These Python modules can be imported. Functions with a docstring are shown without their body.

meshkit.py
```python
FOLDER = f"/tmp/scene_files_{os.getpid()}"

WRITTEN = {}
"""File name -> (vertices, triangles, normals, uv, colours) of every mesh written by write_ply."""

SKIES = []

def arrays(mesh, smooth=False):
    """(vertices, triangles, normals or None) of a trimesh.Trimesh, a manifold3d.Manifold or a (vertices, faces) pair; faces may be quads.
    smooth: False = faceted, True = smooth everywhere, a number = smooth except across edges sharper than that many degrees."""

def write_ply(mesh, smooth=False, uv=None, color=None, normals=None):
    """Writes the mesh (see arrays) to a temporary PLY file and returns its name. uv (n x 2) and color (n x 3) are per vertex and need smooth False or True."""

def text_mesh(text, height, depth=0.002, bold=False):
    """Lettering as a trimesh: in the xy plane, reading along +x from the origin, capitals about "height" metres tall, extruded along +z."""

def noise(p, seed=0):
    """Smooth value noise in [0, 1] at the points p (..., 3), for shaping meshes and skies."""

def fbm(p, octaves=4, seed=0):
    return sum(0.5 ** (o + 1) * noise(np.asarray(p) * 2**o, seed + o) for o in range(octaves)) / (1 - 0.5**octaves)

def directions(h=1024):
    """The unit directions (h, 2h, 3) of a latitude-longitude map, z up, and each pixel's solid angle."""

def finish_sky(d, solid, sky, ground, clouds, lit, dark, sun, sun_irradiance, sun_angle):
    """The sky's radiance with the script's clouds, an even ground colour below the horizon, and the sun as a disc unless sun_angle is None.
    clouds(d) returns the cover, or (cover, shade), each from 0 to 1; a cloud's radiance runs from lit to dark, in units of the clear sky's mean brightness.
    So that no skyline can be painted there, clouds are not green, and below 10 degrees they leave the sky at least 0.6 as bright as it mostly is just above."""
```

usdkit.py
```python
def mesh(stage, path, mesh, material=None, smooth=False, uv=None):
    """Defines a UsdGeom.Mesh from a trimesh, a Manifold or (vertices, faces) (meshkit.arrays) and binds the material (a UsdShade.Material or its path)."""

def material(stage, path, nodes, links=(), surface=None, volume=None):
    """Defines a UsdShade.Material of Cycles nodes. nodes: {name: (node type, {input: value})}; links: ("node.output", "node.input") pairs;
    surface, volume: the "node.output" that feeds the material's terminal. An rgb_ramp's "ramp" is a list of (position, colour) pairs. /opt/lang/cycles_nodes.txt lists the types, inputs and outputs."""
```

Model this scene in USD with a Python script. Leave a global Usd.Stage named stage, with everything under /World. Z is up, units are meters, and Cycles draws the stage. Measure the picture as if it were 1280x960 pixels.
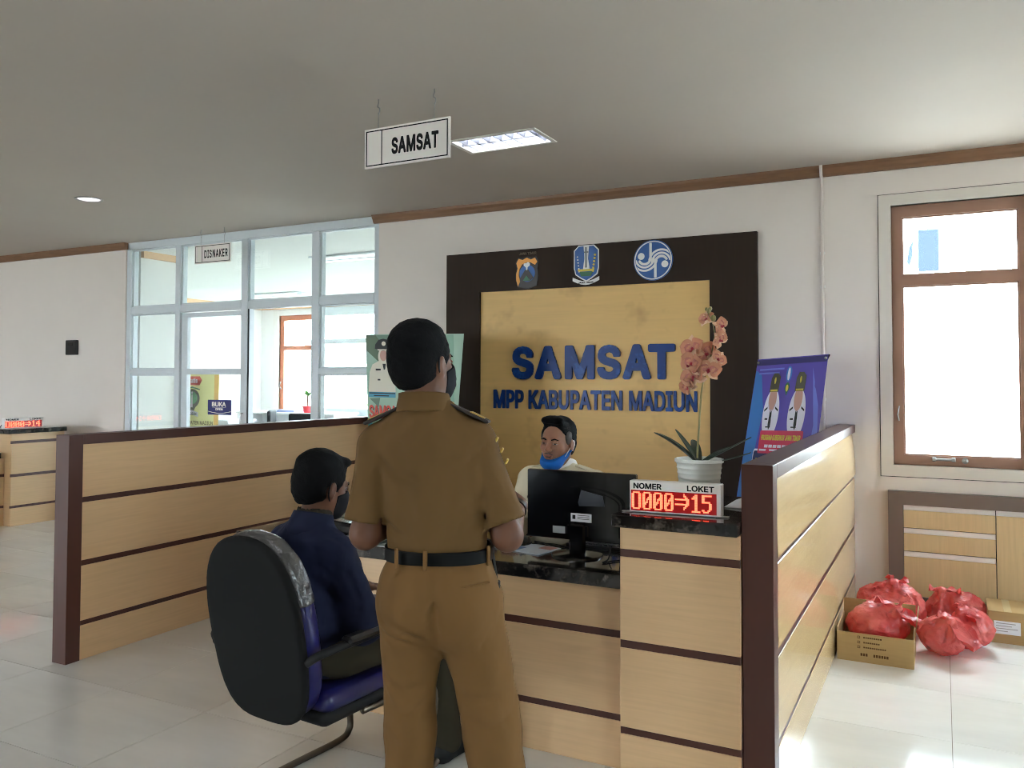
import math, numpy as np, trimesh, manifold3d, usdkit, meshkit
from shapely.geometry import Polygon, box as sbox, Point, LineString
from shapely import affinity
from shapely.ops import unary_union
from pxr import Usd, UsdGeom, UsdLux, UsdShade, Gf, Sdf, Vt

stage = Usd.Stage.CreateInMemory()
UsdGeom.SetStageUpAxis(stage, 'Z')
UsdGeom.SetStageMetersPerUnit(stage, 1.0)
UsdGeom.Xform.Define(stage, '/World')
stage.SetDefaultPrim(stage.GetPrimAtPath('/World'))
rng = np.random.default_rng(7)

# ---------------------------------------------------------------- camera, sky, exposure
EYE = (0.0, 0.0, 1.54)
YAW, PITCH, ROLL = 27.365, 1.783, 0.119
F_PX, CX, CY = 1038.0, 640.0, 442.7
cam = UsdGeom.Camera.Define(stage, '/World/camera')
cam.CreateHorizontalApertureAttr(36.0)
cam.CreateVerticalApertureAttr(27.0)
cam.CreateFocalLengthAttr(36.0 * F_PX / 1280)
cam.CreateHorizontalApertureOffsetAttr((640 - CX) / 1280 * 36.0)
cam.CreateVerticalApertureOffsetAttr((CY - 480) / 1280 * 36.0)
cam.CreateClippingRangeAttr(Gf.Vec2f(0.05, 400))
cam.CreateFStopAttr(0.0)
cam.CreateExposureAttr(0.45)
_y, _p, _r = np.radians([YAW, PITCH, ROLL])
_fw = np.array([-np.sin(_y) * np.cos(_p), np.cos(_y) * np.cos(_p), np.sin(_p)])
_rt = np.array([np.cos(_y), np.sin(_y), 0.0]); _up = np.cross(_rt, _fw)
_R, _U = np.cos(_r) * _rt + np.sin(_r) * _up, -np.sin(_r) * _rt + np.cos(_r) * _up
_m = np.eye(4); _m[0, :3], _m[1, :3], _m[2, :3], _m[3, :3] = _R, _U, -_fw, EYE
cam.AddTransformOp().Set(Gf.Matrix4d(*_m.ravel().tolist()))

SKY = 8.0           # bright hazy daylight outside
TUBE = 50.0         # fluorescent tubes
dome = UsdLux.DomeLight.Define(stage, '/World/sky')
dome.CreateIntensityAttr(SKY)
dome.CreateColorAttr(Gf.Vec3f(0.76, 0.89, 1.0))

# ---------------------------------------------------------------- materials
def S(r, g, b):
    c = np.array([r, g, b]) / 255.0
    return tuple(np.where(c <= 0.04045, c / 12.92, ((c + 0.055) / 1.055) ** 2.4).tolist())

def mat(name, color, rough=0.5, spec=0.5, metal=0.0, grain=None, speck=None, bump=None, coat=0.0, emit=None, trans=0.0, sheen=0.0, sss=0.0):
    """grain=(scale xyz, amount): tone varied by stretched noise; speck=(scale, colour, low, high); bump=(scale, strength, distance)."""
    n = {'p': ('principled_bsdf', dict(base_color=color, roughness=rough, specular_ior_level=spec, metallic=metal, coat_weight=coat, coat_roughness=0.05,
                                      transmission_weight=trans, sheen_weight=sheen, subsurface_weight=sss))}
    if sss:
        n['p'][1].update(subsurface_scale=0.01, subsurface_radius=(1.0, 0.35, 0.2))
    L = []
    if emit:
        n['p'][1].update(emission_color=emit[0], emission_strength=emit[1])
    if grain or speck or bump:
        n['g'] = ('geometry', {})
    last = None
    if grain:
        n['gm'] = ('mapping', dict(scale=grain[0])); L.append(('g.position', 'gm.vector'))
        n['gn'] = ('noise_texture', dict(scale=1.0, detail=4.0, roughness=0.6)); L.append(('gm.vector', 'gn.vector'))
        c = np.array(color); a = grain[1]
        n['gr'] = ('rgb_ramp', {'ramp': [(0.25, tuple(c * (1 - a))), (0.75, tuple(np.minimum(c * (1 + a), 1)))]}); L.append(('gn.fac', 'gr.fac'))
        last = 'gr.color'
    if speck:
        n['sn'] = ('noise_texture', dict(scale=speck[0], detail=3.0, roughness=0.7)); L.append(('g.position', 'sn.vector'))
        n['sr'] = ('rgb_ramp', {'ramp': [(speck[2], (0, 0, 0)), (speck[3], (1, 1, 1))]}); L.append(('sn.fac', 'sr.fac'))
        n['sx'] = ('mix', dict(color1=color, color2=speck[1])); L.append(('sr.color', 'sx.fac'))
        if last: L.append((last, 'sx.color1'))
        last = 'sx.color'
    if last: L.append((last, 'p.base_color'))
    if bump:
        n['bn'] = ('noise_texture', dict(scale=bump[0], detail=3.0)); L.append(('g.position', 'bn.vector'))
        n['b'] = ('bump', dict(strength=bump[1], distance=bump[2])); L += [('bn.fac', 'b.height'), ('b.normal', 'p.normal')]
    return usdkit.material(stage, '/World/Looks/' + name, n, L, surface='p.BSDF')

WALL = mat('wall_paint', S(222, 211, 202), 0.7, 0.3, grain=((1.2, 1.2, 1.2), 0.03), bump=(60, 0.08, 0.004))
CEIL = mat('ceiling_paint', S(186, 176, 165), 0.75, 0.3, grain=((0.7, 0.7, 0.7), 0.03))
OFFW = mat('office_wall_paint', S(236, 236, 232), 0.7, 0.3)
TILE = [mat('floor_tile_%d' % i, S(*c), 0.10, 0.5, grain=((1.5, 5.0, 3.0), 0.06), bump=(1.3, 0.05, 0.02)) for i, c in enumerate([(219, 215, 209), (215, 211, 204), (222, 219, 213)])]
GROUT = mat('grout', S(120, 112, 100), 0.8)
WOOD = mat('maple_laminate', S(208, 171, 128), 0.34, 0.45, grain=((3, 3, 70), 0.06), bump=(220, 0.04, 0.002))
WOODG = mat('maple_laminate_gloss', S(206, 176, 132), 0.13, 0.6, grain=((3, 3, 70), 0.06))
WOODV = mat('maple_laminate_upright', S(205, 176, 132), 0.4, 0.4, grain=((70, 70, 3), 0.07))
BROWN = mat('mahogany_laminate', S(72, 38, 29), 0.38, 0.45, grain=((6, 6, 6), 0.10))
TRIMB = mat('brown_moulding', S(122, 88, 62), 0.5, 0.4, grain=((5, 40, 40), 0.16))
TRIML = mat('tan_moulding', S(214, 178, 142), 0.5, 0.4)
GRAN = mat('black_granite', S(24, 23, 23), 0.07, 0.55, speck=(16, S(92, 84, 76), 0.50, 0.74))
PFRAME = mat('wenge_board', S(50, 39, 32), 0.6, 0.12, grain=((40, 40, 3), 0.07))
PYEL = mat('ochre_board', S(216, 176, 110), 0.5, 0.4, grain=((2, 2, 30), 0.05), speck=(3.2, S(190, 150, 92), 0.56, 0.78))
BLUEL = mat('blue_acrylic', S(14, 50, 112), 0.35, 0.2, speck=(7, S(26, 70, 136), 0.54, 0.62))
ALU = mat('white_aluminium', S(206, 212, 216), 0.35, 0.5)
WINB = mat('window_brown', S(156, 118, 98), 0.35, 0.5)
WHITE = mat('white_paint', S(228, 226, 220), 0.5)
GAPSHADE = mat('gap_shade', S(60, 54, 50), 0.8)
BLACK = mat('black_plastic', S(14, 14, 15), 0.3, 0.5)
BLACKM = mat('black_matt', S(20, 20, 21), 0.7, 0.3)
BLKGL = mat('black_gloss', S(9, 9, 10), 0.13, 0.5)
CHROME = mat('dull_chrome', S(104, 96, 86), 0.35, 0.5, metal=1.0)
STEEL = mat('steel', S(170, 170, 168), 0.35, 0.5, metal=1.0)
SIGNW = mat('sign_white', S(232, 224, 218), 0.4)
INK = mat('black_ink', S(14, 13, 13), 0.6, 0.2)
PAPER = mat('paper', S(235, 238, 244), 0.7, 0.2)
TUBEM = mat('lit_tube', (1, 1, 1), 0.5, emit=((0.93, 0.97, 1.0), TUBE))
REFL = mat('lamp_reflector', S(225, 227, 235), 0.3, 0.6)
LOUV = mat('lamp_louvre', S(104, 106, 114), 0.3, 0.6)

def glass_mat(name, tint, boost=1.0):
    """thin pane: see-through but for a mirror share by Fresnel, the same from either side"""
    return usdkit.material(stage, '/World/Looks/' + name, {
        'o': ('geometry', {}), 'i': ('mix_float', dict(a=1.5, b=1 / 1.5)),
        't': ('transparent_bsdf', dict(color=tint)), 'g': ('glossy_bsdf', dict(color=(1, 1, 1), roughness=0.0)),
        'f': ('fresnel', {}), 'm': ('mix_closure', {})},
        [('o.backfacing', 'i.fac'), ('i.result', 'f.IOR'), ('f.fac', 'm.fac'), ('t.BSDF', 'm.closure1'), ('g.BSDF', 'm.closure2')], surface='m.closure')
GLASS = glass_mat('window_glass', (0.95, 0.97, 0.96))
FILM = usdkit.material(stage, '/World/Looks/blue_film', {'t': ('transparent_bsdf', dict(color=(0.20, 0.225, 0.30))), 'd': ('diffuse_bsdf', dict(color=S(150, 175, 225))), 'm': ('mix_closure', dict(fac=0.3))},
        [('t.BSDF', 'm.closure1'), ('d.BSDF', 'm.closure2')], surface='m.closure')

# ---------------------------------------------------------------- prim helpers
_count = {}
def unique(base):
    k = _count.get(base, 0); _count[base] = k + 1
    return base if k == 0 else '%s_%03d' % (base, k)

class Node:
    def __init__(s, path, M): s.path, s.M = path, M

def tag(path, label=None, cat=None, group=None, kind=None):
    p = stage.GetPrimAtPath(path)
    for k, v in (('label', label), ('category', cat), ('group', group), ('kind', kind)):
        if v: p.SetCustomDataByKey(k, v)

def thing(name, label, cat, loc=(0, 0, 0), rz=0.0, group=None, kind=None, local=False):
    path = unique('/World/' + name)
    x = UsdGeom.Xform.Define(stage, path)
    x.AddTranslateOp().Set(Gf.Vec3d(*map(float, loc)))
    x.AddRotateZOp().Set(float(rz))
    tag(path, label, cat, group, kind)
    a = math.radians(rz); M = np.eye(4)
    M[:2, :2] = [[math.cos(a), -math.sin(a)], [math.sin(a), math.cos(a)]]; M[:3, 3] = loc
    return Node(path, np.eye(4) if local else np.linalg.inv(M))

def tm(mesh):
    if hasattr(mesh, 'to_mesh'):
        q = mesh.to_mesh(); mesh = (q.vert_properties[:, :3], q.tri_verts)
    if isinstance(mesh, (tuple, list)):
        mesh = trimesh.Trimesh(np.asarray(mesh[0], float), np.asarray(mesh[1], int), process=False)
    return mesh

def part(node, name, mesh, material, smooth=False, label=None, kind=None):
    mesh = tm(mesh)
    v = np.asarray(mesh.vertices) @ node.M[:3, :3].T + node.M[:3, 3]
    path = unique(node.path + '/' + name)
    usdkit.mesh(stage, path, (v, np.asarray(mesh.faces)), material, smooth=smooth)
    tag(path, label, kind=kind)
    return Node(path, node.M)

def dup(node, loc, rz=0.0, label=None, group=None):
    src = stage.GetPrimAtPath(node.path); was = src.GetCustomData()
    base = node.path.split('/')[-1]
    if base[-4:-3] == '_' and base[-3:].isdigit(): base = base[:-4]
    path = unique('/World/' + base)
    x = UsdGeom.Xform.Define(stage, path)
    x.GetPrim().GetReferences().AddInternalReference(node.path)
    x.ClearXformOpOrder()
    x.GetTranslateOp().Set(Gf.Vec3d(*map(float, loc))) if x.GetTranslateOp() else x.AddTranslateOp().Set(Gf.Vec3d(*map(float, loc)))
    x.GetRotateZOp().Set(float(rz)) if x.GetRotateZOp() else x.AddRotateZOp().Set(float(rz))
    x.SetXformOpOrder([x.GetTranslateOp(), x.GetRotateZOp()])
    tag(path, label or was.get('label'), was.get('category'), group or was.get('group'), was.get('kind'))
    x.GetPrim().SetInstanceable(True)
    return path

# ---------------------------------------------------------------- mesh helpers
def cat(ms):
    return trimesh.util.concatenate([tm(m) for m in ms])

def bx(x0, x1, y0, y1, z0, z1, b=0.0):
    if b <= 0:
        m = trimesh.creation.box([x1 - x0, y1 - y0, z1 - z0]); m.apply_translation([(x0 + x1) / 2, (y0 + y1) / 2, (z0 + z1) / 2]); return m
    pts = []
    for sx in (0, 1):
        for sy in (0, 1):
            for sz in (0, 1):
                c = np.array([(x0, x1)[sx], (y0, y1)[sy], (z0, z1)[sz]]); d = np.array([1 - 2 * sx, 1 - 2 * sy, 1 - 2 * sz]) * b
                for k in range(3):
                    q = c + d; q[k] = c[k]; pts.append(q)
    return trimesh.convex.convex_hull(np.array(pts))

def rot(m, axis, deg, at=(0, 0, 0)):
    m = tm(m).copy(); m.apply_transform(trimesh.transformations.rotation_matrix(math.radians(deg), axis, at)); return m

def mv(m, d):
    m = tm(m).copy(); m.apply_translation(d); return m

def tube(pts, r, sides=8, closed=False):
    p = np.asarray(pts, float); n = len(p)
    r = np.broadcast_to(r, (n,))
    t = np.gradient(p, axis=0) if not closed else np.roll(p, -1, 0) - np.roll(p, 1, 0)
    t /= np.linalg.norm(t, axis=1, keepdims=True) + 1e-12
    a = np.cross(t[0], [0, 0, 1.0] if abs(t[0][2]) < 0.9 else [1.0, 0, 0]); a /= np.linalg.norm(a)
    V = []
    for i in range(n):
        a = a - t[i] * (a @ t[i]); a /= np.linalg.norm(a) + 1e-12; b = np.cross(t[i], a)
        for k in range(sides):
            w = 2 * math.pi * k / sides; V.append(p[i] + r[i] * (math.cos(w) * a + math.sin(w) * b))
    Fc = []
    for i in range(n if closed else n - 1):
        j = (i + 1) % n
        for k in range(sides):
            l = (k + 1) % sides
            Fc += [[i * sides + k, i * sides + l, j * sides + l], [i * sides + k, j * sides + l, j * sides + k]]
    if not closed:
        c0, c1 = len(V), len(V) + 1; V += [p[0], p[-1]]
        for k in range(sides):
            l = (k + 1) % sides; Fc += [[c0, l, k], [c1, (n - 1) * sides + k, (n - 1) * sides + l]]
    return trimesh.Trimesh(np.array(V), np.array(Fc), process=False)

def bez(pts, n=12):
    """Catmull-Rom through the points."""
    p = np.asarray(pts, float); q = np.vstack([2 * p[0] - p[1], p, 2 * p[-1] - p[-2]]); out = []
    for i in range(len(p) - 1):
        a, b, c, d = q[i:i + 4]
        for t in np.linspace(0, 1, n, endpoint=False):
            out.append(0.5 * (2 * b + (c - a) * t + (2 * a - 5 * b + 4 * c - d) * t * t + (3 * b - a - 3 * c + d) * t ** 3))
    return np.array(out + [p[-1]])

def lathe(profile, n=28, at=(0, 0, 0)):
    m = trimesh.creation.revolve(np.asarray(profile, float), sections=n); m.apply_translation(at); return m

def extr(poly, depth):
    gs = [g for g in getattr(poly, 'geoms', [poly]) if g.area > 1e-9]
    return trimesh.util.concatenate([trimesh.creation.extrude_polygon(g, depth, engine='earcut') for g in gs])

def onface(m, y):
    """(u, v, w) to the wall plane at depth y: u along x, v up, w towards -y."""
    m = tm(m).copy(); v = np.array(m.vertices); m.vertices = np.c_[v[:, 0], y - v[:, 2], v[:, 1]]; return m

def onside(m, x):
    """(u, v, w) to a plane that faces +x: u along y, v up, w towards +x."""
    m = tm(m).copy(); v = np.array(m.vertices); m.vertices = np.c_[x + v[:, 2], v[:, 0], v[:, 1]]; return m

def wallpoly(poly, y0, y1):
    return onface(extr(poly, y1 - y0), y1)

_gl = {}
def glyphs(s, fat=0.0):
    """outline of the word s with capitals one unit tall, thickened by fat"""
    if (s, fat) not in _gl:
        m = meshkit.text_mesh(s, 1.0, depth=1.0, bold=True); v = np.array(m.vertices)
        tri = [Polygon(v[f][:, :2]) for f in m.faces if v[f][:, 2].min() > .99]
        _gl[s, fat] = unary_union([q.buffer(.0005) for q in tri if q.area > 1e-9]).buffer(fat, join_style=2, mitre_limit=2.0).simplify(.006)
    return _gl[s, fat]
def fit(poly, u0, u1, v0, v1):
    x0, y0, x1, y1 = poly.bounds
    a, b = (u1 - u0) / (x1 - x0), (v1 - v0) / (y1 - y0)
    return affinity.affine_transform(poly, [a, 0, 0, b, u0 - x0 * a, v0 - y0 * b])
def text(s, u0, u1, v0, v1, depth=0.002, bold=True, fat=0.02):
    """Lettering fitted to the box u0..u1, v0..v1 in the (u, v, w) frame."""
    return extr(fit(glyphs(s, fat), u0, u1, v0, v1), depth)
def letters(s, u0, u1, v0, v1, depth, fat=0.03, slots=None, wide=1.0):
    """Each letter a mesh of its own, set as the whole word would be (or into the given slots)."""
    x0, _, x1, _ = glyphs(s).bounds; out = []
    for i, ch in enumerate(s):
        if slots: a, b = slots[i]
        else:
            r = glyphs(s[:i + 1]).bounds[2]; g = glyphs(ch).bounds; l = r - (g[2] - g[0])
            a, b = u0 + (l - x0) / (x1 - x0) * (u1 - u0), u0 + (r - x0) / (x1 - x0) * (u1 - u0)
            c, h = (a + b) / 2, (b - a) / 2 * wide; a, b = c - h, c + h
        out.append((ch, extr(fit(glyphs(ch, fat), a, b, v0, v1), depth)))
    return out

# ---------------------------------------------------------------- distance-field modelling for bodies, clothes and bags
def _rotm(yaw=0.0, pitch=0.0, roll=0.0):
    a, b, c = np.radians([yaw, pitch, roll])
    Z = np.array([[np.cos(a), -np.sin(a), 0], [np.sin(a), np.cos(a), 0], [0, 0, 1]])
    X = np.array([[1, 0, 0], [0, np.cos(b), -np.sin(b)], [0, np.sin(b), np.cos(b)]])
    Y = np.array([[np.cos(c), 0, np.sin(c)], [0, 1, 0], [-np.sin(c), 0, np.cos(c)]])
    return Z @ X @ Y

class Field:
    def __init__(s, lo, hi, h):
        s.lo, s.h = np.array(lo, float), h
        s.n = np.ceil((np.array(hi) - s.lo) / h).astype(int) + 1
        s.d = np.full(s.n, 0.3, np.float32)
    def _sl(s, lo, hi):
        a = np.clip(np.floor((np.array(lo) - s.lo) / s.h).astype(int), 0, s.n - 1); b = np.clip(np.ceil((np.array(hi) - s.lo) / s.h).astype(int) + 1, 1, s.n)
        if (b <= a).any(): return None, None
        ax = [s.lo[k] + s.h * np.arange(a[k], b[k]) for k in range(3)]
        P = np.stack(np.meshgrid(*ax, indexing='ij'), -1)
        return tuple(slice(a[k], b[k]) for k in range(3)), P
    def blend(s, fn, lo, hi, k, sub=False):
        g = k + 0.03
        sl, P = s._sl(np.array(lo) - g, np.array(hi) + g)
        if sl is None: return s
        b = fn(P).astype(np.float32); a = s.d[sl]
        if sub:
            h = np.clip(0.5 - 0.5 * (a + b) / k, 0, 1); s.d[sl] = a * (1 - h) - b * h + k * h * (1 - h)
        else:
            h = np.clip(0.5 + 0.5 * (a - b) / k, 0, 1); s.d[sl] = a * (1 - h) + b * h - k * h * (1 - h)
        return s
    def cap(s, a, b, r1, r2=None, k=0.02, sy=1.0, sub=False):
        """tapered limb from a to b; sy flattens (or deepens) it along y."""
        a, b = np.array(a, float), np.array(b, float); r2 = r1 if r2 is None else r2; r = max(r1, r2)
        def fn(P):
            Q = P - a; ab = (b - a).copy()
            Q = Q.copy(); Q[..., 1] /= sy; ab[1] /= sy
            t = np.clip((Q @ ab) / max(ab @ ab, 1e-9), 0, 1)
            return (np.linalg.norm(Q - t[..., None] * ab, axis=-1) - (r1 + (r2 - r1) * t)) * min(1.0, sy)
        e = np.array([r, r * max(1, sy), r])
        return s.blend(fn, np.minimum(a, b) - e, np.maximum(a, b) + e, k, sub)
    def ell(s, c, r, k=0.02, R=None, sub=False):
        c, r = np.array(c, float), np.array(r, float); R = np.eye(3) if R is None else R
        def fn(P):
            Q = (P - c) @ R; k0 = np.linalg.norm(Q / r, axis=-1); k1 = np.linalg.norm(Q / (r * r), axis=-1)
            return k0 * (k0 - 1) / np.maximum(k1, 1e-6)
        return s.blend(fn, c - r.max(), c + r.max(), k, sub)
    def rbox(s, c, half, rad, k=0.01, R=None, sub=False):
        c, half = np.array(c, float), np.array(half, float); R = np.eye(3) if R is None else R
        def fn(P):
            Q = np.abs((P - c) @ R) - (half - rad)
            return np.linalg.norm(np.maximum(Q, 0), axis=-1) + np.minimum(Q.max(-1), 0) - rad
        m = np.linalg.norm(half)
        return s.blend(fn, c - m, c + m, k, sub)
    def cut(s, point, normal, lo=None, hi=None):
        """removes what lies on the normal's side of the plane (within the box lo..hi)."""
        sl, P = s._sl(s.lo if lo is None else lo, s.lo + s.h * s.n if hi is None else hi)
        n = np.array(normal, float); n /= np.linalg.norm(n)
        s.d[sl] = np.maximum(s.d[sl], ((P - np.array(point)) @ n).astype(np.float32)); return s
    def crease(s, pts, depth, width):
        """a fold line: pushes the surface in (depth > 0) or out along a polyline."""
        pts = np.asarray(pts, float); w3 = width * 2.5
        for a, b in zip(pts[:-1], pts[1:]):
            sl, P = s._sl(np.minimum(a, b) - w3, np.maximum(a, b) + w3)
            if sl is None: continue
            ab = b - a; t = np.clip(((P - a) @ ab) / (ab @ ab), 0, 1)
            q = np.linalg.norm(P - a - t[..., None] * ab, axis=-1)
            s.d[sl] += (depth * np.exp(-(q / width) ** 2) * np.sin(np.pi * np.clip(t * 0.9 + 0.05, 0, 1)) ** 0.3).astype(np.float32)
        return s
    def ripple(s, scale, amp, seed=0):
        sl, P = s._sl(s.lo, s.lo + s.h * s.n)
        near = np.abs(s.d) < 0.05
        n = meshkit.fbm(P[near] * np.array(scale), 3, seed) - 0.5
        s.d[near] += (amp * 2 * n).astype(np.float32); return s
    def mesh(s):
        d = s.d; d = np.pad(d, 1, constant_values=0.3); ins = d < 0; n = np.array(d.shape)
        c = [ins[i:n[0] - 1 + i, j:n[1] - 1 + j, k:n[2] - 1 + k] for i in (0, 1) for j in (0, 1) for k in (0, 1)]
        tot = sum(x.astype(np.int8) for x in c); act = (tot > 0) & (tot < 8)
        I = np.argwhere(act); idx = -np.ones(act.shape, np.int64); idx[act] = np.arange(len(I))
        acc = np.zeros((len(I), 3)); cnt = np.zeros(len(I))
        corner = {o: d[I[:, 0] + o[0], I[:, 1] + o[1], I[:, 2] + o[2]] for o in np.ndindex(2, 2, 2)}
        for o in corner:
            for ax in range(3):
                if o[ax]: continue
                q = list(o); q[ax] = 1; a, b = corner[o], corner[tuple(q)]
                x = (a < 0) != (b < 0); t = np.where(x, a / np.where(x, a - b, 1), 0)
                p = np.tile(np.array(o, float), (len(I), 1)); p[:, ax] = t
                acc[x] += p[x]; cnt[x] += 1
        V = I + acc / cnt[:, None]
        faces = []
        for ax in range(3):
            u, w = (ax + 1) % 3, (ax + 2) % 3
            sl0 = [slice(None)] * 3; sl1 = [slice(None)] * 3; sl0[ax] = slice(0, -1); sl1[ax] = slice(1, None)
            A, B = ins[tuple(sl0)], ins[tuple(sl1)]
            E = np.argwhere(A != B); E = E[(E[:, u] > 0) & (E[:, w] > 0)]
            du = np.zeros(3, int); du[u] = 1; dw = np.zeros(3, int); dw[w] = 1
            q = np.stack([idx[tuple((E - du - dw).T)], idx[tuple((E - dw).T)], idx[tuple(E.T)], idx[tuple((E - du).T)]], 1)
            flip = ~A[tuple(E.T)]
            q[flip] = q[flip][:, ::-1]
            faces.append(q)
        Q = np.vstack(faces); V = s.lo + (V - 1) * s.h
        return trimesh.Trimesh(V, np.vstack([Q[:, [0, 1, 2]], Q[:, [0, 2, 3]]]), process=False)
# ================================================================ THE SETTING
WY, CZ = 6.266, 3.07            # back wall, ceiling height
XL0, XR0, YF0 = -15.0, 6.0, -7.0
OC, OY, OX = 3.0, 12.45, -12.1  # office ceiling, far wall, left wall

def struct(name, label, cat_='room'):
    return thing(name, label, cat_, kind='structure')

pv = struct('pavement', 'pale concrete ground outside the windows', 'ground')
part(pv, 'slab', bx(-60, 60, -60, 70, -0.5, -0.2), mat('pale_concrete', S(190, 188, 180), 0.9))

# floor: every tile in view is a piece, the rest of the floor one mesh
fl = struct('floor', 'glossy cream ceramic tile floor with thin grey joints', 'floor')
part(fl, 'screed', bx(XL0 - 1, XR0 + .2, YF0 - .2, OY + .2, -0.2, -0.004), GROUT)
TX, TY, X0T, Y0T = 0.614, 0.625, -3.05, 2.808
rest = []; seen = 0
for i in range(-22, 16):
    for j in range(-16, 16):
        x0, y0 = X0T + i * TX, Y0T + j * TY
        if x0 > XR0 or y0 > OY or x0 + TX < XL0 or y0 + TY < YF0: continue
        g = 0.0014
        m = bx(x0 + g, x0 + TX - g, y0 + g, y0 + TY - g, -0.012, 0.0)
        yc, xc = y0 + TY / 2, x0 + TX / 2
        u = -0.4597 * xc + 0.8881 * yc; r = 0.8881 * xc + 0.4597 * yc
        vis = u > 2.2 and yc < WY + .2 and abs(r / u) < 0.66 and seen < 290 and not (-0.2 > xc > -4.2 and yc > 3.9) and not (xc < -9.4)
        if vis:
            part(fl, 'tile', m, TILE[int(rng.integers(3))]); seen += 1
        else:
            rest.append(m)
part(fl, 'far_tiles', cat(rest), TILE[0], kind='stuff')

# ceiling with holes for the recessed lamps
TROF = [(-2.49, 4.655)] + [(x, -1.6) for x in (-9.0, -5.4, -1.8, 1.8)] + [(-5.4, 1.6), (-9.0, 1.6), (-1.8, 1.6), (1.8, 1.6)] + [(3.6, 4.655)]  # first lamp is in view; the others are unseen, placed to light the hall
DOWN = [(-6.42, 4.575)]
hole = [sbox(x - .305, y - .152, x + .305, y + .152) for x, y in TROF] + [Point(x, y).buffer(.098, 24) for x, y in DOWN]
ce = struct('ceiling', 'flat off-white plaster ceiling with recessed lamps', 'ceiling')
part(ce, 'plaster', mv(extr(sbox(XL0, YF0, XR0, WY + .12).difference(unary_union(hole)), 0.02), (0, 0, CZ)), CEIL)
part(ce, 'slab', bx(XL0 - .2, XR0 + .2, YF0 - .2, WY + .12, CZ + .16, CZ + .3), CEIL)

# back wall with its windows
W1 = (-0.30, 0.52, 0.968, 2.746)    # brown frame of the window in view
openings = [W1, (2.2, 3.02, .968, 2.746), (4.3, 5.12, .968, 2.746)]  # last two windows are unseen, placed to let in daylight
wl = struct('wall_back', 'off-white painted wall behind the counter, with the brown window at its right', 'wall')
wp = sbox(-4.641, 0, XR0, CZ).difference(unary_union([sbox(a, c, b, d) for a, b, c, d in openings]))
part(wl, 'plaster', wallpoly(wp, WY, WY + .16), WALL)
w2 = struct('wall_back', 'off-white painted wall at far left with the small black box on it', 'wall')
part(w2, 'plaster', bx(XL0, -8.129, WY, WY + .16, 0, CZ), WALL)
w3 = struct('wall_left', 'off-white painted wall closing the hall on the left', 'wall')
part(w3, 'plaster', bx(XL0 - .16, XL0, YF0, WY + .16, 0, CZ), WALL)
rw = [(-4.6, -2.6), (2.9, 4.3)]  # unseen windows, placed to light the hall from the right
w4 = struct('wall_right', 'off-white painted wall on the right side of the hall, unseen, its two windows placed to let in daylight', 'wall')
wp = sbox(YF0, 0, WY + .16, CZ).difference(unary_union([sbox(a, .9, b, 2.75) for a, b in rw]))
part(w4, 'plaster', onside(extr(wp, .16), XR0), WALL)
w5 = struct('wall_front', 'off-white painted entrance wall, unseen behind the camera, its openings placed to light the hall', 'wall')
wp = sbox(XL0, 0, XR0, CZ).difference(unary_union([sbox(a, 0.0, a + 2.0, 2.4) for a in (-12.6, -9.4)]))  # unseen openings, placed to light the hall from behind the camera
part(w5, 'plaster', wallpoly(wp, YF0 - .16, YF0), WALL)

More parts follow.
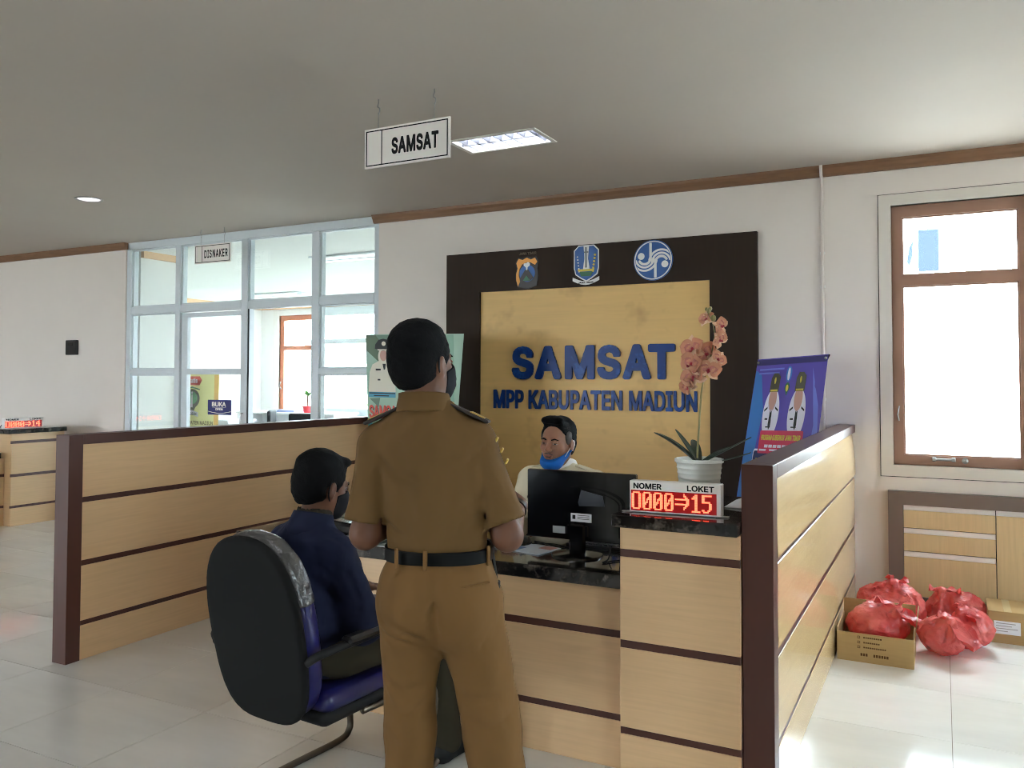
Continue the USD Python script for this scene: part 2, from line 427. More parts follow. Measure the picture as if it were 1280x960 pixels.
def moulding(y, x0, x1, z1, name, label, material, drop=.075):
    t = struct(name, label, 'moulding')
    prof = Polygon([(0, 0), (.022, 0), (.03, .018), (.034, .03), (.05, .052), (.055, drop), (0, drop)])
    m = extr(prof, x1 - x0)           # u: out of the wall, v: up, w: along
    v = np.array(m.vertices); m.vertices = np.c_[x0 + v[:, 2], y - v[:, 0], z1 - drop + v[:, 1]]
    m.invert(); part(t, 'moulding', m, material); return t
moulding(WY, -4.69, XR0, CZ, 'trim_1', 'brown wooden ceiling moulding along the wall behind the counter', TRIMB)
moulding(WY, XL0, -8.10, CZ, 'trim_2', 'brown wooden ceiling moulding at far left, ending by the glass partition', TRIMB)

CREAMW = mat('cream_paint', S(212, 203, 192), 0.5)
# ---- window in view
def window(name, label, x0, x1, z0, z1, y, frame_m, film=False, label_fr=None):
    t = thing(name, label, 'window', (x0, y, z0), kind='structure')
    tw = .078
    ring = sbox(x0 - tw, z0 - tw, x1 + tw, z1 + tw).difference(sbox(x0, z0, x1, z1))
    part(t, 'painted_shadow_gap', wallpoly(sbox(x0 - tw - .006, z0 - tw - .006, x1 + tw + .006, z1 + tw + .006).difference(sbox(x0, z0, x1, z1)), y - .002, y + .01), GAPSHADE)  # dark ring stands in for the shade round the surround
    part(t, 'surround', wallpoly(ring, y - .014, y + .012), CREAMW)
    part(t, 'reveal', wallpoly(sbox(x0 - .01, z0 - .01, x1 + .01, z1 + .01).difference(sbox(x0, z0, x1, z1)), y - .012, y + .15), WHITE)
    f = .064; zt = 2.192 + (z0 - .968)
    fr = sbox(x0, z0, x1, z1).difference(unary_union([sbox(x0 + f, z0 + f, x1 - f, zt), sbox(x0 + f, zt + .072, x1 - f, z1 - .078)]))
    part(t, 'frame', wallpoly(fr, y + .03, y + .085), frame_m)
    for a, b in ((z0 + f, zt), (zt + .072, z1 - .078)):
        lip = sbox(x0 + f, a, x1 - f, b).difference(sbox(x0 + f + .01, a + .01, x1 - f - .01, b - .01))
        part(t, 'sash_bead', wallpoly(lip, y + .045, y + .07), frame_m)
        part(t, 'pane', bx(x0 + f + .004, x1 - f - .004, y + .056, y + .060, a + .004, b - .004), GLASS)
    h = part(t, 'latch', cat([bx(x0 + .24, x0 + .37, y + .018, y + .03, z0 + .035, z0 + .052, .004), bx(x0 + .235, x0 + .26, y + .012, y + .03, z0 + .03, z0 + .058, .004), bx(x0 + .35, x0 + .375, y + .012, y + .03, z0 + .03, z0 + .058, .004)]), STEEL, label='steel window latch')
    part(t, 'lock', cat([lathe([(0, 0), (.02, 0), (.02, .006), (.009, .012), (.009, .022), (0, .022)], 16)]).apply_transform(trimesh.transformations.rotation_matrix(math.pi / 2, [1, 0, 0])).apply_translation([x0 + .43, y + .03, z0 + .04]), STEEL)
    part(t, 'stay', tube([(x0 + .035, y + .028, z0 + .30), (x0 + .028, y + .012, z0 + .34), (x0 + .038, y + .014, z0 + .40)], .005, 6), STEEL)
    if film:
        part(t, 'film_sheet', bx(-.134, -.008, y + .062, y + .0635, 2.29, 2.575), FILM, label='torn sheet of blue protective film on the upper pane')
        part(t, 'film_scrap', wallpoly(Polygon([(-.205, 2.36), (-.19, 2.46), (-.165, 2.51), (-.17, 2.40), (-.19, 2.33)]), y + .062, y + .0632), FILM)
    return t
window('window_1', 'tall brown framed window with white surround above the low cabinet', *W1, WY, WINB, film=True)
window('window_2', 'brown framed window further along the wall, unseen, placed to let in daylight', *openings[1], WY, WINB)
window('window_3', 'brown framed window nearest the right corner, unseen, placed to let in daylight', *openings[2], WY, WINB)
for k, (a, b) in enumerate(rw):
    t = struct('window_%d' % (4 + k), 'unseen white framed window in the right wall, placed to let in daylight, number %s from the entrance' % ('one', 'two', 'three')[k], 'window')
    part(t, 'frame', onside(extr(sbox(a, .9, b, 2.75).difference(unary_union([sbox(a + .05, .95, (a + b) / 2 - .025, 2.7), sbox((a + b) / 2 + .025, .95, b - .05, 2.7)])), .06), XR0 + .05), ALU)
    part(t, 'pane', bx(XR0 + .07, XR0 + .075, a + .05, b - .05, .95, 2.7), GLASS)

# ---- glazed aluminium partition to the office
gp = struct('window_7', 'white aluminium framed glass partition of the office at left', 'glass partition')
PX = [(-8.129, -8.055), (-7.35, -7.275), (-6.384, -6.295), (-5.454, -5.36), (-4.70, -4.641)]
TZ0, TZ1, HZ0 = 2.262, 2.345, 2.985
for a, b in PX:
    part(gp, 'mullion', bx(a, b, WY + .01, WY + .11, 0, HZ0, .004), ALU)
part(gp, 'head_rail', bx(-8.129, -4.641, WY + .008, WY + .112, HZ0, CZ, .004), ALU)
for k in range(4):
    a, b = PX[k][1], PX[k + 1][0]
    part(gp, 'transom', bx(a, b, WY + .012, WY + .108, TZ0, TZ1, .004), ALU)
    part(gp, 'upper_pane', bx(a, b, WY + .055, WY + .061, TZ1, HZ0), GLASS)
    for z0, z1 in ((TZ1, HZ0),):
        part(gp, 'glazing_bead', wallpoly(sbox(a, z0, b, z1).difference(sbox(a + .014, z0 + .014, b - .014, z1 - .014)), WY + .035, WY + .054), ALU)
for k in (0, 3):
    a, b = PX[k][1], PX[k + 1][0]
    part(gp, 'rail', bx(a, b, WY + .012, WY + .108, 1.592, 1.65, .004), ALU)
    part(gp, 'rail', bx(a, b, WY + .012, WY + .108, 0, .1, .004), ALU)
    part(gp, 'pane', bx(a, b, WY + .055, WY + .061, 1.65, TZ0), GLASS)
    part(gp, 'pane', bx(a, b, WY + .055, WY + .061, .1, 1.592), GLASS)
    for z0, z1 in ((1.65, TZ0), (.1, 1.592)):
        part(gp, 'glazing_bead', wallpoly(sbox(a, z0, b, z1).difference(sbox(a + .014, z0 + .014, b - .014, z1 - .014)), WY + .035, WY + .054), ALU)
dr = struct('door_1', 'closed white aluminium glass door leaf with the blue opening sign', 'door')
a, b = -7.262, -6.30
leaf = sbox(a, .01, b, TZ0 - .012).difference(unary_union([sbox(a + .085, 1.652, b - .075, 2.205), sbox(a + .085, .14, b - .075, 1.592)]))
part(dr, 'leaf_frame', wallpoly(leaf, WY + .03, WY + .08), ALU)
part(dr, 'pane', bx(a + .085, b - .075, WY + .052, WY + .058, 1.652, 2.205), GLASS)
part(dr, 'pane', bx(a + .085, b - .075, WY + .052, WY + .058, .14, 1.592), GLASS)
part(dr, 'seal', bx(-6.298, -6.288, WY + .02, WY + .034, 0, TZ0), BLACKM)
part(dr, 'handle', tube([(-6.345, WY + .03, 1.0), (-6.345, WY - .02, 1.01), (-6.345, WY - .02, 1.19), (-6.345, WY + .03, 1.2)], .009, 8), STEEL)
sg = thing('door_sign', 'navy blue plaque reading BUKA OPEN on the glass door', 'sign', (-6.7, WY + .052, 1.17))
part(sg, 'plaque', wallpoly(sbox(-6.868, 1.178, -6.548, 1.318).buffer(.008), WY + .046, WY + .0515), mat('navy_print', S(30, 32, 100), 0.3))
part(sg, 'lettering', onface(text('BUKA', -6.815, -6.615, 1.256, 1.304), WY + .046), SIGNW)
part(sg, 'lettering', onface(text('OPEN', -6.765, -6.66, 1.216, 1.240), WY + .046), SIGNW)
part(sg, 'rule', cat([bx(-6.81, -6.615, WY + .0445, WY + .046, 1.2465, 1.249)] + [wallpoly(LineString([(-6.868 + .32 * t, 1.205 - .018 * math.sin(math.pi * t)) for t in np.linspace(0, 1, 15)]).buffer(.0025), WY + .0445, WY + .046)]), SIGNW)

# ---- the office behind the glass
ofl = [('wall_far', 'white far wall of the office behind the glass', None)]
F1 = (-11.62, -10.72, .78, 2.80); F2 = (-10.50, -9.18, .93, 2.84)
t = struct('wall_far', 'white far wall of the office with its two windows', 'wall')
wp = sbox(OX, 0, -3.5, OC).difference(unary_union([sbox(*(F1[0], F1[2], F1[1], F1[3])), sbox(F2[0], F2[2], F2[1], F2[3]), sbox(-8.4, .93, -7.1, 2.84)]))
part(t, 'plaster', wallpoly(wp, OY, OY + .16), OFFW)
t = struct('wall_office_left', 'white left wall of the office seen through the glass', 'wall')
part(t, 'plaster', bx(OX - .15, OX, WY + .9, OY + .16, 0, OC), OFFW)
t = struct('wall_office_return', 'short white return wall just behind the first glass bay', 'wall')
part(t, 'plaster', cat([bx(-8.25, -8.09, WY + .16, WY + .66, 0, OC), bx(OX - .15, -8.09, WY + .66, WY + .82, 0, OC)]), OFFW)
t = struct('wall_office_right', 'white right wall of the office, unseen, with a window placed to light the room', 'wall')
wp = sbox(WY + .16, 0, OY + .16, OC).difference(sbox(9.4, .8, 11.2, 2.75))  # unseen opening, placed to light the office from the side
part(t, 'plaster', onside(extr(wp, .15), -3.5), OFFW)
t = struct('ceiling', 'white ceiling of the office behind the glass', 'ceiling')
part(t, 'plaster', bx(OX - .15, -3.3, WY + .12, OY + .16, OC, OC + .1), OFFW)
for nm, lb, pts in (('trim_3', 'tan ceiling moulding on the short wall behind the first glass bay', [(-8.09, WY + .16), (-8.09, WY + .66)]),
                    ('trim_4', 'tan ceiling moulding on the left wall of the office', [(OX, WY + .85), (OX, OY)]),):
    t = struct(nm, lb, 'moulding')
    part(t, 'moulding', bx(pts[0][0], pts[0][0] + .05, pts[0][1], pts[1][1], OC - .075, OC), TRIML)
t = struct('trim_5', 'tan ceiling moulding on the far wall of the office', 'moulding')
part(t, 'moulding', bx(OX, -3.5, OY - .05, OY, OC - .075, OC), TRIML)
t = struct('window_8', 'orange-brown framed window on the far wall of the office', 'window')
x0, x1, z0, z1 = F1
part(t, 'surround', wallpoly(sbox(x0 - .14, z0 - .1, x1 + .14, z1 + .1).difference(sbox(x0, z0, x1, z1)), OY - .03, OY + .02), WHITE)
TER = mat('orange_brown_frame', S(176, 110, 80), 0.4)
part(t, 'frame', wallpoly(sbox(x0, z0, x1, z1).difference(unary_union([sbox(x0 + .1, z0 + .09, x1 - .1, 2.12), sbox(x0 + .1, 2.2, x1 - .1, z1 - .1)])), OY + .02, OY + .08), TER)
part(t, 'pane', bx(x0 + .1, x1 - .1, OY + .05, OY + .055, z0 + .09, z1 - .1), GLASS)
part(t, 'stay', tube([(x0 + .05, OY + .01, 1.35), (x0 + .03, OY - .02, 1.42), (x0 + .06, OY - .02, 1.5)], .012, 6), STEEL)
for x0, x1, z0, z1, nm, lb in ((*F2, 'window_9', 'white aluminium framed window on the far wall of the office, partly behind the green banner'), (-8.4, -7.1, .93, 2.84, 'window_10', 'unseen aluminium framed window of the office behind the backdrop, letting in daylight')):  # the second window is unseen and lets daylight into the office
    t = struct(nm, lb, 'window')
    part(t, 'frame', wallpoly(sbox(x0 - .1, z0 - .08, x1 + .1, z1 + .08).difference(unary_union([sbox(x0 + .06, z0 + .07, x1 - .06, 2.22), sbox(x0 + .06, 2.31, x1 - .06, z1 - .08)])), OY - .05, OY + .06), ALU)
    part(t, 'pane', bx(x0 + .06, x1 - .06, OY + .03, OY + .035, z0 + .07, z1 - .08), GLASS)
t = struct('window_11', 'wide white framed side window of the office, unseen, placed to light the office', 'window')
part(t, 'frame', onside(extr(sbox(9.4, .8, 11.2, 2.75).difference(unary_union([sbox(9.45, .85, 10.27, 2.7), sbox(10.33, .85, 11.15, 2.7)])), .06), -3.45), ALU)

# leafy shrubs outside the office windows
LEAF = usdkit.material(stage, '/World/Looks/leaf', {'d': ('diffuse_bsdf', dict(color=S(96, 132, 84))), 't': ('translucent_bsdf', dict(color=S(130, 170, 90))), 'm': ('mix_closure', dict(fac=0.4))},
        [('d.BSDF', 'm.closure1'), ('t.BSDF', 'm.closure2')], surface='m.closure')
def leaves(n, c, r, size, seed):
    g = np.random.default_rng(seed); V, Fc = [], []
    for _ in range(n):
        p = np.array(c) + g.normal(size=3) * np.array(r) * .5
        d = g.normal(size=3); d /= np.linalg.norm(d); e = np.cross(d, g.normal(size=3)); e /= np.linalg.norm(e)
        s = size * g.uniform(.6, 1.2); k = len(V)
        V += [p - d * s, p + e * s * .4, p + d * s, p - e * s * .4]; Fc += [[k, k + 1, k + 2], [k, k + 2, k + 3]]
    return trimesh.Trimesh(np.array(V), np.array(Fc), process=False)
for k, (x, y, h, lb) in enumerate([(-10.6, 14.6, 1.5, 'slim leafy shrub outside the white office window'), (-9.9, 15.2, 1.25, 'lower leafy shrub outside the white office window, half behind the green banner')]):
    t = thing('shrub', lb, 'shrub', (x, y, -.2))
    part(t, 'stem', tube([(x, y, -.2), (x + .03, y, .5), (x - .02, y + .02, h)], [.025, .02, .008], 6), mat('bark_%d' % k, S(110, 95, 75), .8))
    part(t, 'foliage', leaves(420, (x, y, h * .62), (.34, .34, h * .5), .09, 40 + k), LEAF, kind='stuff')

# ---- conduit
t = thing('conduit', 'thin white electrical conduit running down the wall right of the backdrop', 'conduit', (-.746, WY, 0))
part(t, 'pipe', tube([(-.746, WY - .014, .02), (-.746, WY - .014, 2.98), (-.746, WY - .05, 3.0), (-.746, WY - .062, CZ)], .011, 10), WALL, smooth=True)
for z in (.6, 1.4, 2.2, 2.44):
    part(t, 'clip', bx(-.762, -.73, WY - .012, WY, z, z + .018), WHITE)

# ---- recessed ceiling lamps
def troffer(x, y, label, first):
    t = thing('ceiling_light', label, 'ceiling light', (x, y, CZ), group='recessed louvre lamps')
    part(t, 'rim', mv(extr(sbox(x - .318, y - .165, x + .318, y + .165).difference(sbox(x - .29, y - .137, x + .29, y + .137)), .006), (0, 0, CZ - .006)), WHITE)
    hs = cat([bx(x - .3, x + .3, y - .148, y + .148, CZ + .085, CZ + .09), bx(x - .3, x - .296, y - .148, y + .148, CZ, CZ + .085), bx(x + .296, x + .3, y - .148, y + .148, CZ, CZ + .085),
              bx(x - .3, x + .3, y - .148, y - .144, CZ, CZ + .085), bx(x - .3, x + .3, y + .144, y + .148, CZ, CZ + .085)])
    part(t, 'housing', hs, REFL)
    for s in (-1, 1):
        part(t, 'tube', rot(mv(trimesh.creation.cylinder(.013, .55, sections=10), (0, 0, 0)), [0, 1, 0], 90).apply_translation([x, y + s * .072, CZ + .055]), TUBEM)
    tri = Polygon([(-.016, 0), (.016, 0), (.003, .045), (-.003, .045)])
    m = extr(tri, .58); v = np.array(m.vertices); m.vertices = np.c_[x - .29 + v[:, 2], y + v[:, 0], CZ + .002 + .045 - v[:, 1] * 1.0]; m.invert()
    part(t, 'spine', bx(x - .29, x + .29, y - .006, y + .006, CZ + .001, CZ + .045), LOUV)
    for k in range(7):
        xx = x - .25 + k * .0833
        w = Polygon([(-.012, .045), (.012, .045), (.003, 0), (-.003, 0)])
        m = extr(w, .27); v = np.array(m.vertices); m.vertices = np.c_[xx + v[:, 0], y + .135 - v[:, 2], CZ + .001 + v[:, 1]]
        part(t, 'louvre', m, LOUV)
    return t
tr0 = troffer(*TROF[0], 'lit recessed ceiling lamp with mirror louvres beside the hanging SAMSAT sign', True)
for k, (x, y) in enumerate(TROF[1:]):
    dup(tr0, (x, y, CZ), 0, ('leftmost rear', 'second rear', 'third rear', 'rightmost rear', 'left middle', 'far left middle', 'overhead', 'right middle', 'window side')[k] + ' recessed louvre lamp, unseen, placed to light the hall')
for x, y in DOWN:
    t = thing('downlight', 'small round recessed downlight in the ceiling at upper left', 'downlight', (x, y, CZ))
    part(t, 'rim', lathe([(.088, 0), (.112, -.001), (.112, -.006), (.1, -.009), (.088, -.004), (.088, 0)], 32, (x, y, CZ)), STEEL, smooth=40)
    part(t, 'reflector', lathe([(.09, -.002), (.085, .03), (.06, .1), (.0, .1)], 32, (x, y, CZ)), REFL, smooth=True)
    part(t, 'bulb', mv(trimesh.creation.icosphere(2, .04), (x, y, CZ + .045)), mat('lit_bulb', (1, 1, 1), .5, emit=((1, .98, .95), 6.0)), smooth=True)
OLB = mat('office_lamp', (1, 1, 1), .5, emit=((.95, 1, 1), .7))
for k, (x, y, lb) in enumerate([(-6.15, 7.75, 'ceiling lamp of the office seen through the upper pane next to the wall'), (-9.95, 10.65, 'farther ceiling lamp of the office seen above the open doorway')]):
    t = thing('office_ceiling_light', lb, 'ceiling light', (x, y, OC))
    part(t, 'tray', cat([bx(x - .5, x + .5, y - .16, y + .16, OC - .02, OC - .001), bx(x - .5, x + .5, y - .02, y + .02, OC - .05, OC - .02)]), ALU)
    for s in (-1, 1): part(t, 'tube', bx(x - .45, x + .45, y + s * .09 - .013, y + s * .09 + .013, OC - .05, OC - .024), OLB)
# ================================================================ COUNTERS AND PARTITIONS
ZS = [0.0, .187, .213, .513, .543, .860, .890]     # board / strip heights
def boards_x(t, x0, x1, y, top, wood=WOOD, d=.018, thick=None, sub_top=True):
    """front boards that face -y, with mahogany strips between, from x0 to x1"""
    z = [q for q in ZS if q < top - .05] + [top]
    for k in range(len(z) - 1):
        if k % 2 == 0: part(t, 'board', bx(x0, x1, y, y + d, z[k], z[k + 1], .0012), wood)
        else: part(t, 'strip', bx(x0, x1, y + .003, y + d, z[k], z[k + 1]), BROWN)

def boards_y(t, y0, y1, x, top, s, wood=WOOD, d=.018, tilt=0.0):
    """boards that face +x (s=1) or -x (s=-1)"""
    z = [q for q in ZS if q < top - .05] + [top]
    for k in range(len(z) - 1):
        a, b = (x - d, x) if s > 0 else (x, x + d)
        if k % 2 == 0:
            m = bx(a, b, y0, y1, z[k], z[k + 1], .0012)
            if k == len(z) - 2 and tilt:      # top board bent inwards so that it mirrors the window under the cap
                n, H = 12, z[k + 1] - z[k]
                off = [(q / n) * H * math.tan(math.radians(tilt) * (q / n) * .5) - .009 for q in range(n + 1)]
                prof = Polygon([(b - o, z[k] + H * q / n) for q, o in enumerate(off)] + [(a - off[n], z[k + 1]), (a, z[k])])
                m = extr(prof, y1 - y0); v = np.array(m.vertices); m.vertices = np.c_[v[:, 0], y1 - v[:, 2], v[:, 1]]
                part(t, 'board', m, wood, smooth=30, label='slightly bowed glossy top board, shaped to mirror the window'); continue
            part(t, 'board', m, wood)
        else:
            a, b = (x - d, x - .003) if s > 0 else (x + .003, x + d)
            part(t, 'strip', bx(a, b, y0, y1, z[k], z[k + 1]), BROWN)

def partition(name, label, x0, x1, y0, y1, wood_out, side):
    t = thing(name, label, 'partition', ((x0 + x1) / 2, y0, 0))
    part(t, 'post', bx(x0, x1, y0, y0 + .085, 0, 1.234, .0015), BROWN)
    part(t, 'cap', bx(x0, x1, y0 + .085, y1, 1.180, 1.234, .0015), BROWN)
    part(t, 'core', bx(x0 + .03, x1 - .03, y0 + .085, y1 - .001, 0, 1.18), BLACKM)
    boards_y(t, y0 + .085, y1, x1 - .008, 1.180, 1, wood_out, tilt=9.5 if wood_out is WOODG else 0)
    boards_y(t, y0 + .085, y1, x0 + .008, 1.180, -1, WOOD)
    return t
partition('partition', 'long low partition of pale wood boards with a dark brown post, left of the seated visitor', -4.322, -4.21, 2.909, WY, WOOD, 'left')
partition('partition', 'low partition of pale wood boards with a dark brown post, right of the queue display', -.655, -.543, 3.087, WY, WOODG, 'right')

t = thing('raised_counter', 'raised wooden counter section carrying the NOMER LOKET display and orchid', 'counter', (-.89, 3.06, 0))
boards_x(t, -1.113, -.656, 3.062, .975)
part(t, 'side_panel', bx(-1.113, -1.095, 3.081, 3.74, 0, .975), WOOD)
part(t, 'back_panel', bx(-1.095, -.656, 3.72, 3.74, 0, .975), WOOD)
t = thing('worktop', 'black granite top of the raised counter under the queue display', 'worktop', (-.89, 3.4, .976))
part(t, 'slab', bx(-1.138, -.657, 3.03, 3.76, .976, 1.024, .004), GRAN)
t = thing('desk', 'lower wooden service desk with brown strips, in front of the official', 'desk', (-2.15, 3.16, 0))
boards_x(t, -3.2, -1.114, 3.165, .709)
part(t, 'side_panel', bx(-3.2, -3.182, 3.184, 3.70, 0, .709), WOOD)
t = thing('worktop', 'black speckled granite worktop of the lower desk', 'worktop', (-2.15, 3.45, .71))
part(t, 'slab', bx(-3.22, -1.114, 3.148, 3.73, .710, .767, .004), GRAN)

# counter along the left wall
t = thing('raised_counter', 'raised wooden counter at far left carrying the small red display', 'counter', (-8.9, 5.33, 0))
boards_y(t, 5.33, 5.92, -8.65, .965, 1)
part(t, 'side_panel', bx(-9.3, -8.67, 5.33, 5.348, 0, .965), WOOD)
t = thing('worktop', 'black granite top of the far left raised counter', 'worktop', (-8.9, 5.6, .966))
part(t, 'slab', bx(-9.32, -8.62, 5.28, 5.93, .966, 1.014, .004), GRAN)
t = thing('desk', 'lower wooden desk section at the left edge of the picture', 'desk', (-9.0, 4.6, 0))
boards_y(t, 3.6, 5.328, -8.76, .709, 1)
t = thing('worktop', 'black granite worktop of the lower desk at the left edge', 'worktop', (-9.0, 4.6, .71))
part(t, 'slab', bx(-9.35, -8.735, 3.6, 5.278, .710, .767, .004), GRAN)
t = thing('cable', 'thin black cable rising behind the far left counter display', 'cable', (-9.1, 5.4, .77))
part(t, 'wire', tube(bez([(-8.80, 5.20, .769), (-8.82, 5.22, .83), (-8.76, 5.25, .92), (-8.76, 5.262, 1.0), (-8.86, 5.36, 1.06), (-8.89, 5.48, 1.105), (-8.91, 5.56, 1.11), (-8.92, 5.62, 1.06), (-8.92, 5.66, 1.018)], 8), .0042, 6), BLACKM, smooth=True)

# ---- dot-matrix queue displays
GL = {'O': ['.#####.', '##...##', '##...##', '##...##', '##...##', '##...##', '##...##', '##...##', '##...##', '##...##', '.#####.'],
      '0': ['.#####.', '##...##', '##...##', '##..###', '##.####', '##.#.##', '####.##', '###..##', '##...##', '##...##', '.#####.'],
      '>': ['......#...', '......##..', '.......##.', '##########', '........##', '........##', '##########', '.......##.', '......##..', '......#...', '..........'],
      '1': ['...##..', '..###..', '.####..', '...##..', '...##..', '...##..', '...##..', '...##..', '...##..', '...##..', '.######'],
      '5': ['#######', '##.....', '##.....', '##.....', '######.', '.....##', '.....##', '.....##', '.....##', '##..##.', '.####..'],
      '4': ['....##.', '...###.', '..####.', '.##.##.', '##..##.', '##..##.', '#######', '....##.', '....##.', '....##.', '....##.']}
LED = mat('red_led', S(255, 70, 40), .4, emit=((1.0, .085, .04), 4.2))
LEDB = mat('red_led_panel', S(60, 8, 10), .25, emit=((1.0, .01, .015), .16))
def display(name, label, u0, u1, v0, v1, place, s, depth):
    t = thing(name, label, 'queue display', place((u0 + u1) / 2, v0, -depth / 2))
    W, H = u1 - u0, v1 - v0
    def P(m): 
        m = tm(m).copy(); v = np.array(m.vertices); m.vertices = np.array([place(*q) for q in v]); return m
    part(t, 'casing', P(bx(u0, u1, v0, v1, -depth, 0, .002)), SIGNW)
    part(t, 'screen', P(bx(u0 + .018 * W, u1 - .045 * W, v0 + .05 * H, v0 + .70 * H, 0, .0015)), LEDB)
    part(t, 'lettering', P(text('NOMER', u0 + .045 * W, u0 + .36 * W, v0 + .745 * H, v0 + .93 * H, .0012)), INK)
    part(t, 'lettering', P(text('LOKET', u1 - .36 * W, u1 - .07 * W, v0 + .745 * H, v0 + .93 * H, .0012)), INK)
    cols = 0; dots = []
    lay = []
    for ch in s:
        g = GL[ch]; lay.append((cols, g)); cols += len(g[0]) + 1
    sw, sh = (.937 - .03) * W, .65 * H
    px = sw * .985 / cols; py = sh * .86 / 11
    for c0, g in lay:
        ds = []
        for r, row in enumerate(g):
            for c, q in enumerate(row):
                if q == '#':
                    x = u0 + .026 * W + (c0 + c + .5) * px; y = v0 + .05 * H + sh * .93 - (r + .5) * py
                    ds.append(bx(x - px * .42, x + px * .42, y - py * .42, y + py * .42, .0015, .003))
        part(t, 'character', P(cat(ds)), LED, label='glowing red dot-matrix character')
    part(t, 'foot', P(cat([bx(u0 - .03, u0 + .01, v0 - .001, v0 + .002, -.02, .006), bx(u1 - .02, u1 + .025, v0 - .001, v0 + .002, -.03, .0)])), STEEL)
    return t
display('queue_display', 'white NOMER LOKET display showing red 0000 and 15 on the raised counter', -1.094, -.742, 1.0265, 1.148, lambda u, v, w: (u, 3.13 - w + (u + .92) * .06, v), 'O000>15', .045)
display('queue_display', 'small red lit queue display on the far left counter', 5.33, 5.76, 1.0165, 1.125, lambda u, v, w: (-8.78 + w, u, v), 'O000>14', .045)

# ================================================================ BACKDROP
B = thing('sign_board', 'dark brown framed ochre board with blue SAMSAT lettering and three emblems', 'sign board', (-2.53, WY, 0))
ring = sbox(-3.869, .02, -1.195, 2.638).difference(sbox(-3.535, .35, -1.545, 2.298))
part(B, 'frame_board', wallpoly(ring, WY - .05, WY - .001), PFRAME)
part(B, 'inner_board', bx(-3.536, -1.544, WY - .025, WY - .001, .34, 2.30), PYEL)
part(B, 'skirting', bx(-3.869, -1.195, WY - .06, WY - .051, 0, .08), PFRAME)
for ch, m in letters('SAMSAT', 0, 0, 1.546, 1.823, .022, .045, [(-3.221, -3.02), (-3.008, -2.769), (-2.734, -2.477), (-2.452, -2.253), (-2.237, -2.008), (-2.029, -1.814)]): part(B, 'letter', onface(m, WY - .026), BLUEL)
for word, u0, u1 in (('MPP', -3.397, -3.117), ('KABUPATEN', -3.065, -2.245), ('MADIUN', -2.184, -1.648)):
  for ch, m in letters(word, u0, u1, 1.300, 1.458, .018, .02, None, 1.04): part(B, 'letter', onface(m, WY - .026), BLUEL)
# emblem one: orange and black shield with a blue roundel and a smoking mountain
EB = S(30, 84, 150)
M_OR = mat('emblem_orange', S(226, 152, 50), .4); M_BL = mat('emblem_blue', EB, .4); M_GR = mat('emblem_green', S(34, 96, 64), .4)
M_BK = mat('emblem_black', S(34, 22, 18), .4); M_WH = mat('emblem_white', S(225, 225, 222), .4); M_YE = mat('emblem_yellow', S(206, 186, 70), .4)
FY = WY - .051
def plate(n, poly, material, level, th=.003, name='inlay'):
    return part(n, name, wallpoly(poly, FY - (level + 1) * th, FY - level * th), material)
cx, cz = -3.075, 2.445
def em(pts): return Polygon([(cx + x * .115, cz + y * .13) for x, y in pts])
sh = em([(-.95, .62), (-.72, .98), (-.35, .88), (0, 1.02), (.35, .88), (.72, .98), (.95, .62), (.84, .2), (.92, -.3), (.8, -.9), (.45, -1.0), (0, -1.12), (-.45, -1.0), (-.8, -.9), (-.92, -.3), (-.84, .2)])
e = plate(B, sh, M_BK, 0, .006, 'emblem'); tag(e.path, 'shield emblem in orange and black with a mountain')
horn = em([(-.85, .6), (-.66, .88), (-.33, .78), (0, .92), (.33, .78), (.66, .88), (.84, .62), (.66, .42), (.3, .6), (0, .62), (-.38, .5), (-.6, .2), (-.66, -.2), (-.55, -.6), (-.72, -.92), (-.86, -.5), (-.86, -.1), (-.74, .25)])
plate(e, horn, M_OR, 2)
disc = Point(cx + .004, cz - .012).buffer(.072, 24); plate(e, disc, M_BL, 2)
plate(e, Polygon([(cx - .06, cz - .05), (cx - .012, cz + .02), (cx + .012, cz + .02), (cx + .062, cz - .05), (cx + .03, cz - .078), (cx - .03, cz - .078)]).intersection(disc), M_BK, 3)
plate(e, Polygon([(cx - .034, cz - .074), (cx, cz - .03), (cx + .036, cz - .074)]), M_GR, 4)
plate(e, unary_union([Point(cx, cz + .05).buffer(.016), Point(cx + .012, cz + .062).buffer(.018), Point(cx - .014, cz + .06).buffer(.014), sbox(cx - .006, cz + .012, cx + .008, cz + .05)]), M_WH, 3)
part(e, 'lettering', onface(text('JAWA TIMUR', cx - .075, cx + .085, 2.590, 2.612, .002), FY), mat('dim_gold', S(120, 104, 82), .5))
# emblem two: blue shield with a white monument, rice and cotton, and a ribbon
cx, cz = -2.540, 2.478
def em2(pts): return Polygon([(cx + x * .105, cz + y * .15) for x, y in pts])
o = em2([(-.62, 1), (.62, 1), (1, .74), (1, -.2), (.88, -.55), (.4, -.78), (0, -.92), (-.4, -.78), (-.88, -.55), (-1, -.2), (-1, .74)])
e = plate(B, o.buffer(.004), M_WH, 0, .004, 'emblem'); tag(e.path, 'blue shield emblem with a white monument and ribbon')
plate(e, o.buffer(-.006), M_BL, 1, .004)
plate(e, em2([(-.2, 1), (.25, 1), (.16, .3), (.3, -.28), (-.25, -.28), (-.13, .3)]), M_WH, 2, .004)
plate(e, unary_union([em2([(-.06, .9), (.06, .9), (.08, -.2), (-.06, -.2)]), sbox(cx - .016, cz + .09, cx + .02, cz + .1)]), mat('emblem_grey', S(110, 112, 112), .4), 3, .004)
for k in range(6):
    plate(e, Point(cx - .075 + .003 * k, cz + .06 - k * .024).buffer(.006), M_WH, 2, .004)
    plate(e, Point(cx + .078 - .004 * k, cz + .07 - k * .026).buffer(.009), M_YE, 2, .004)
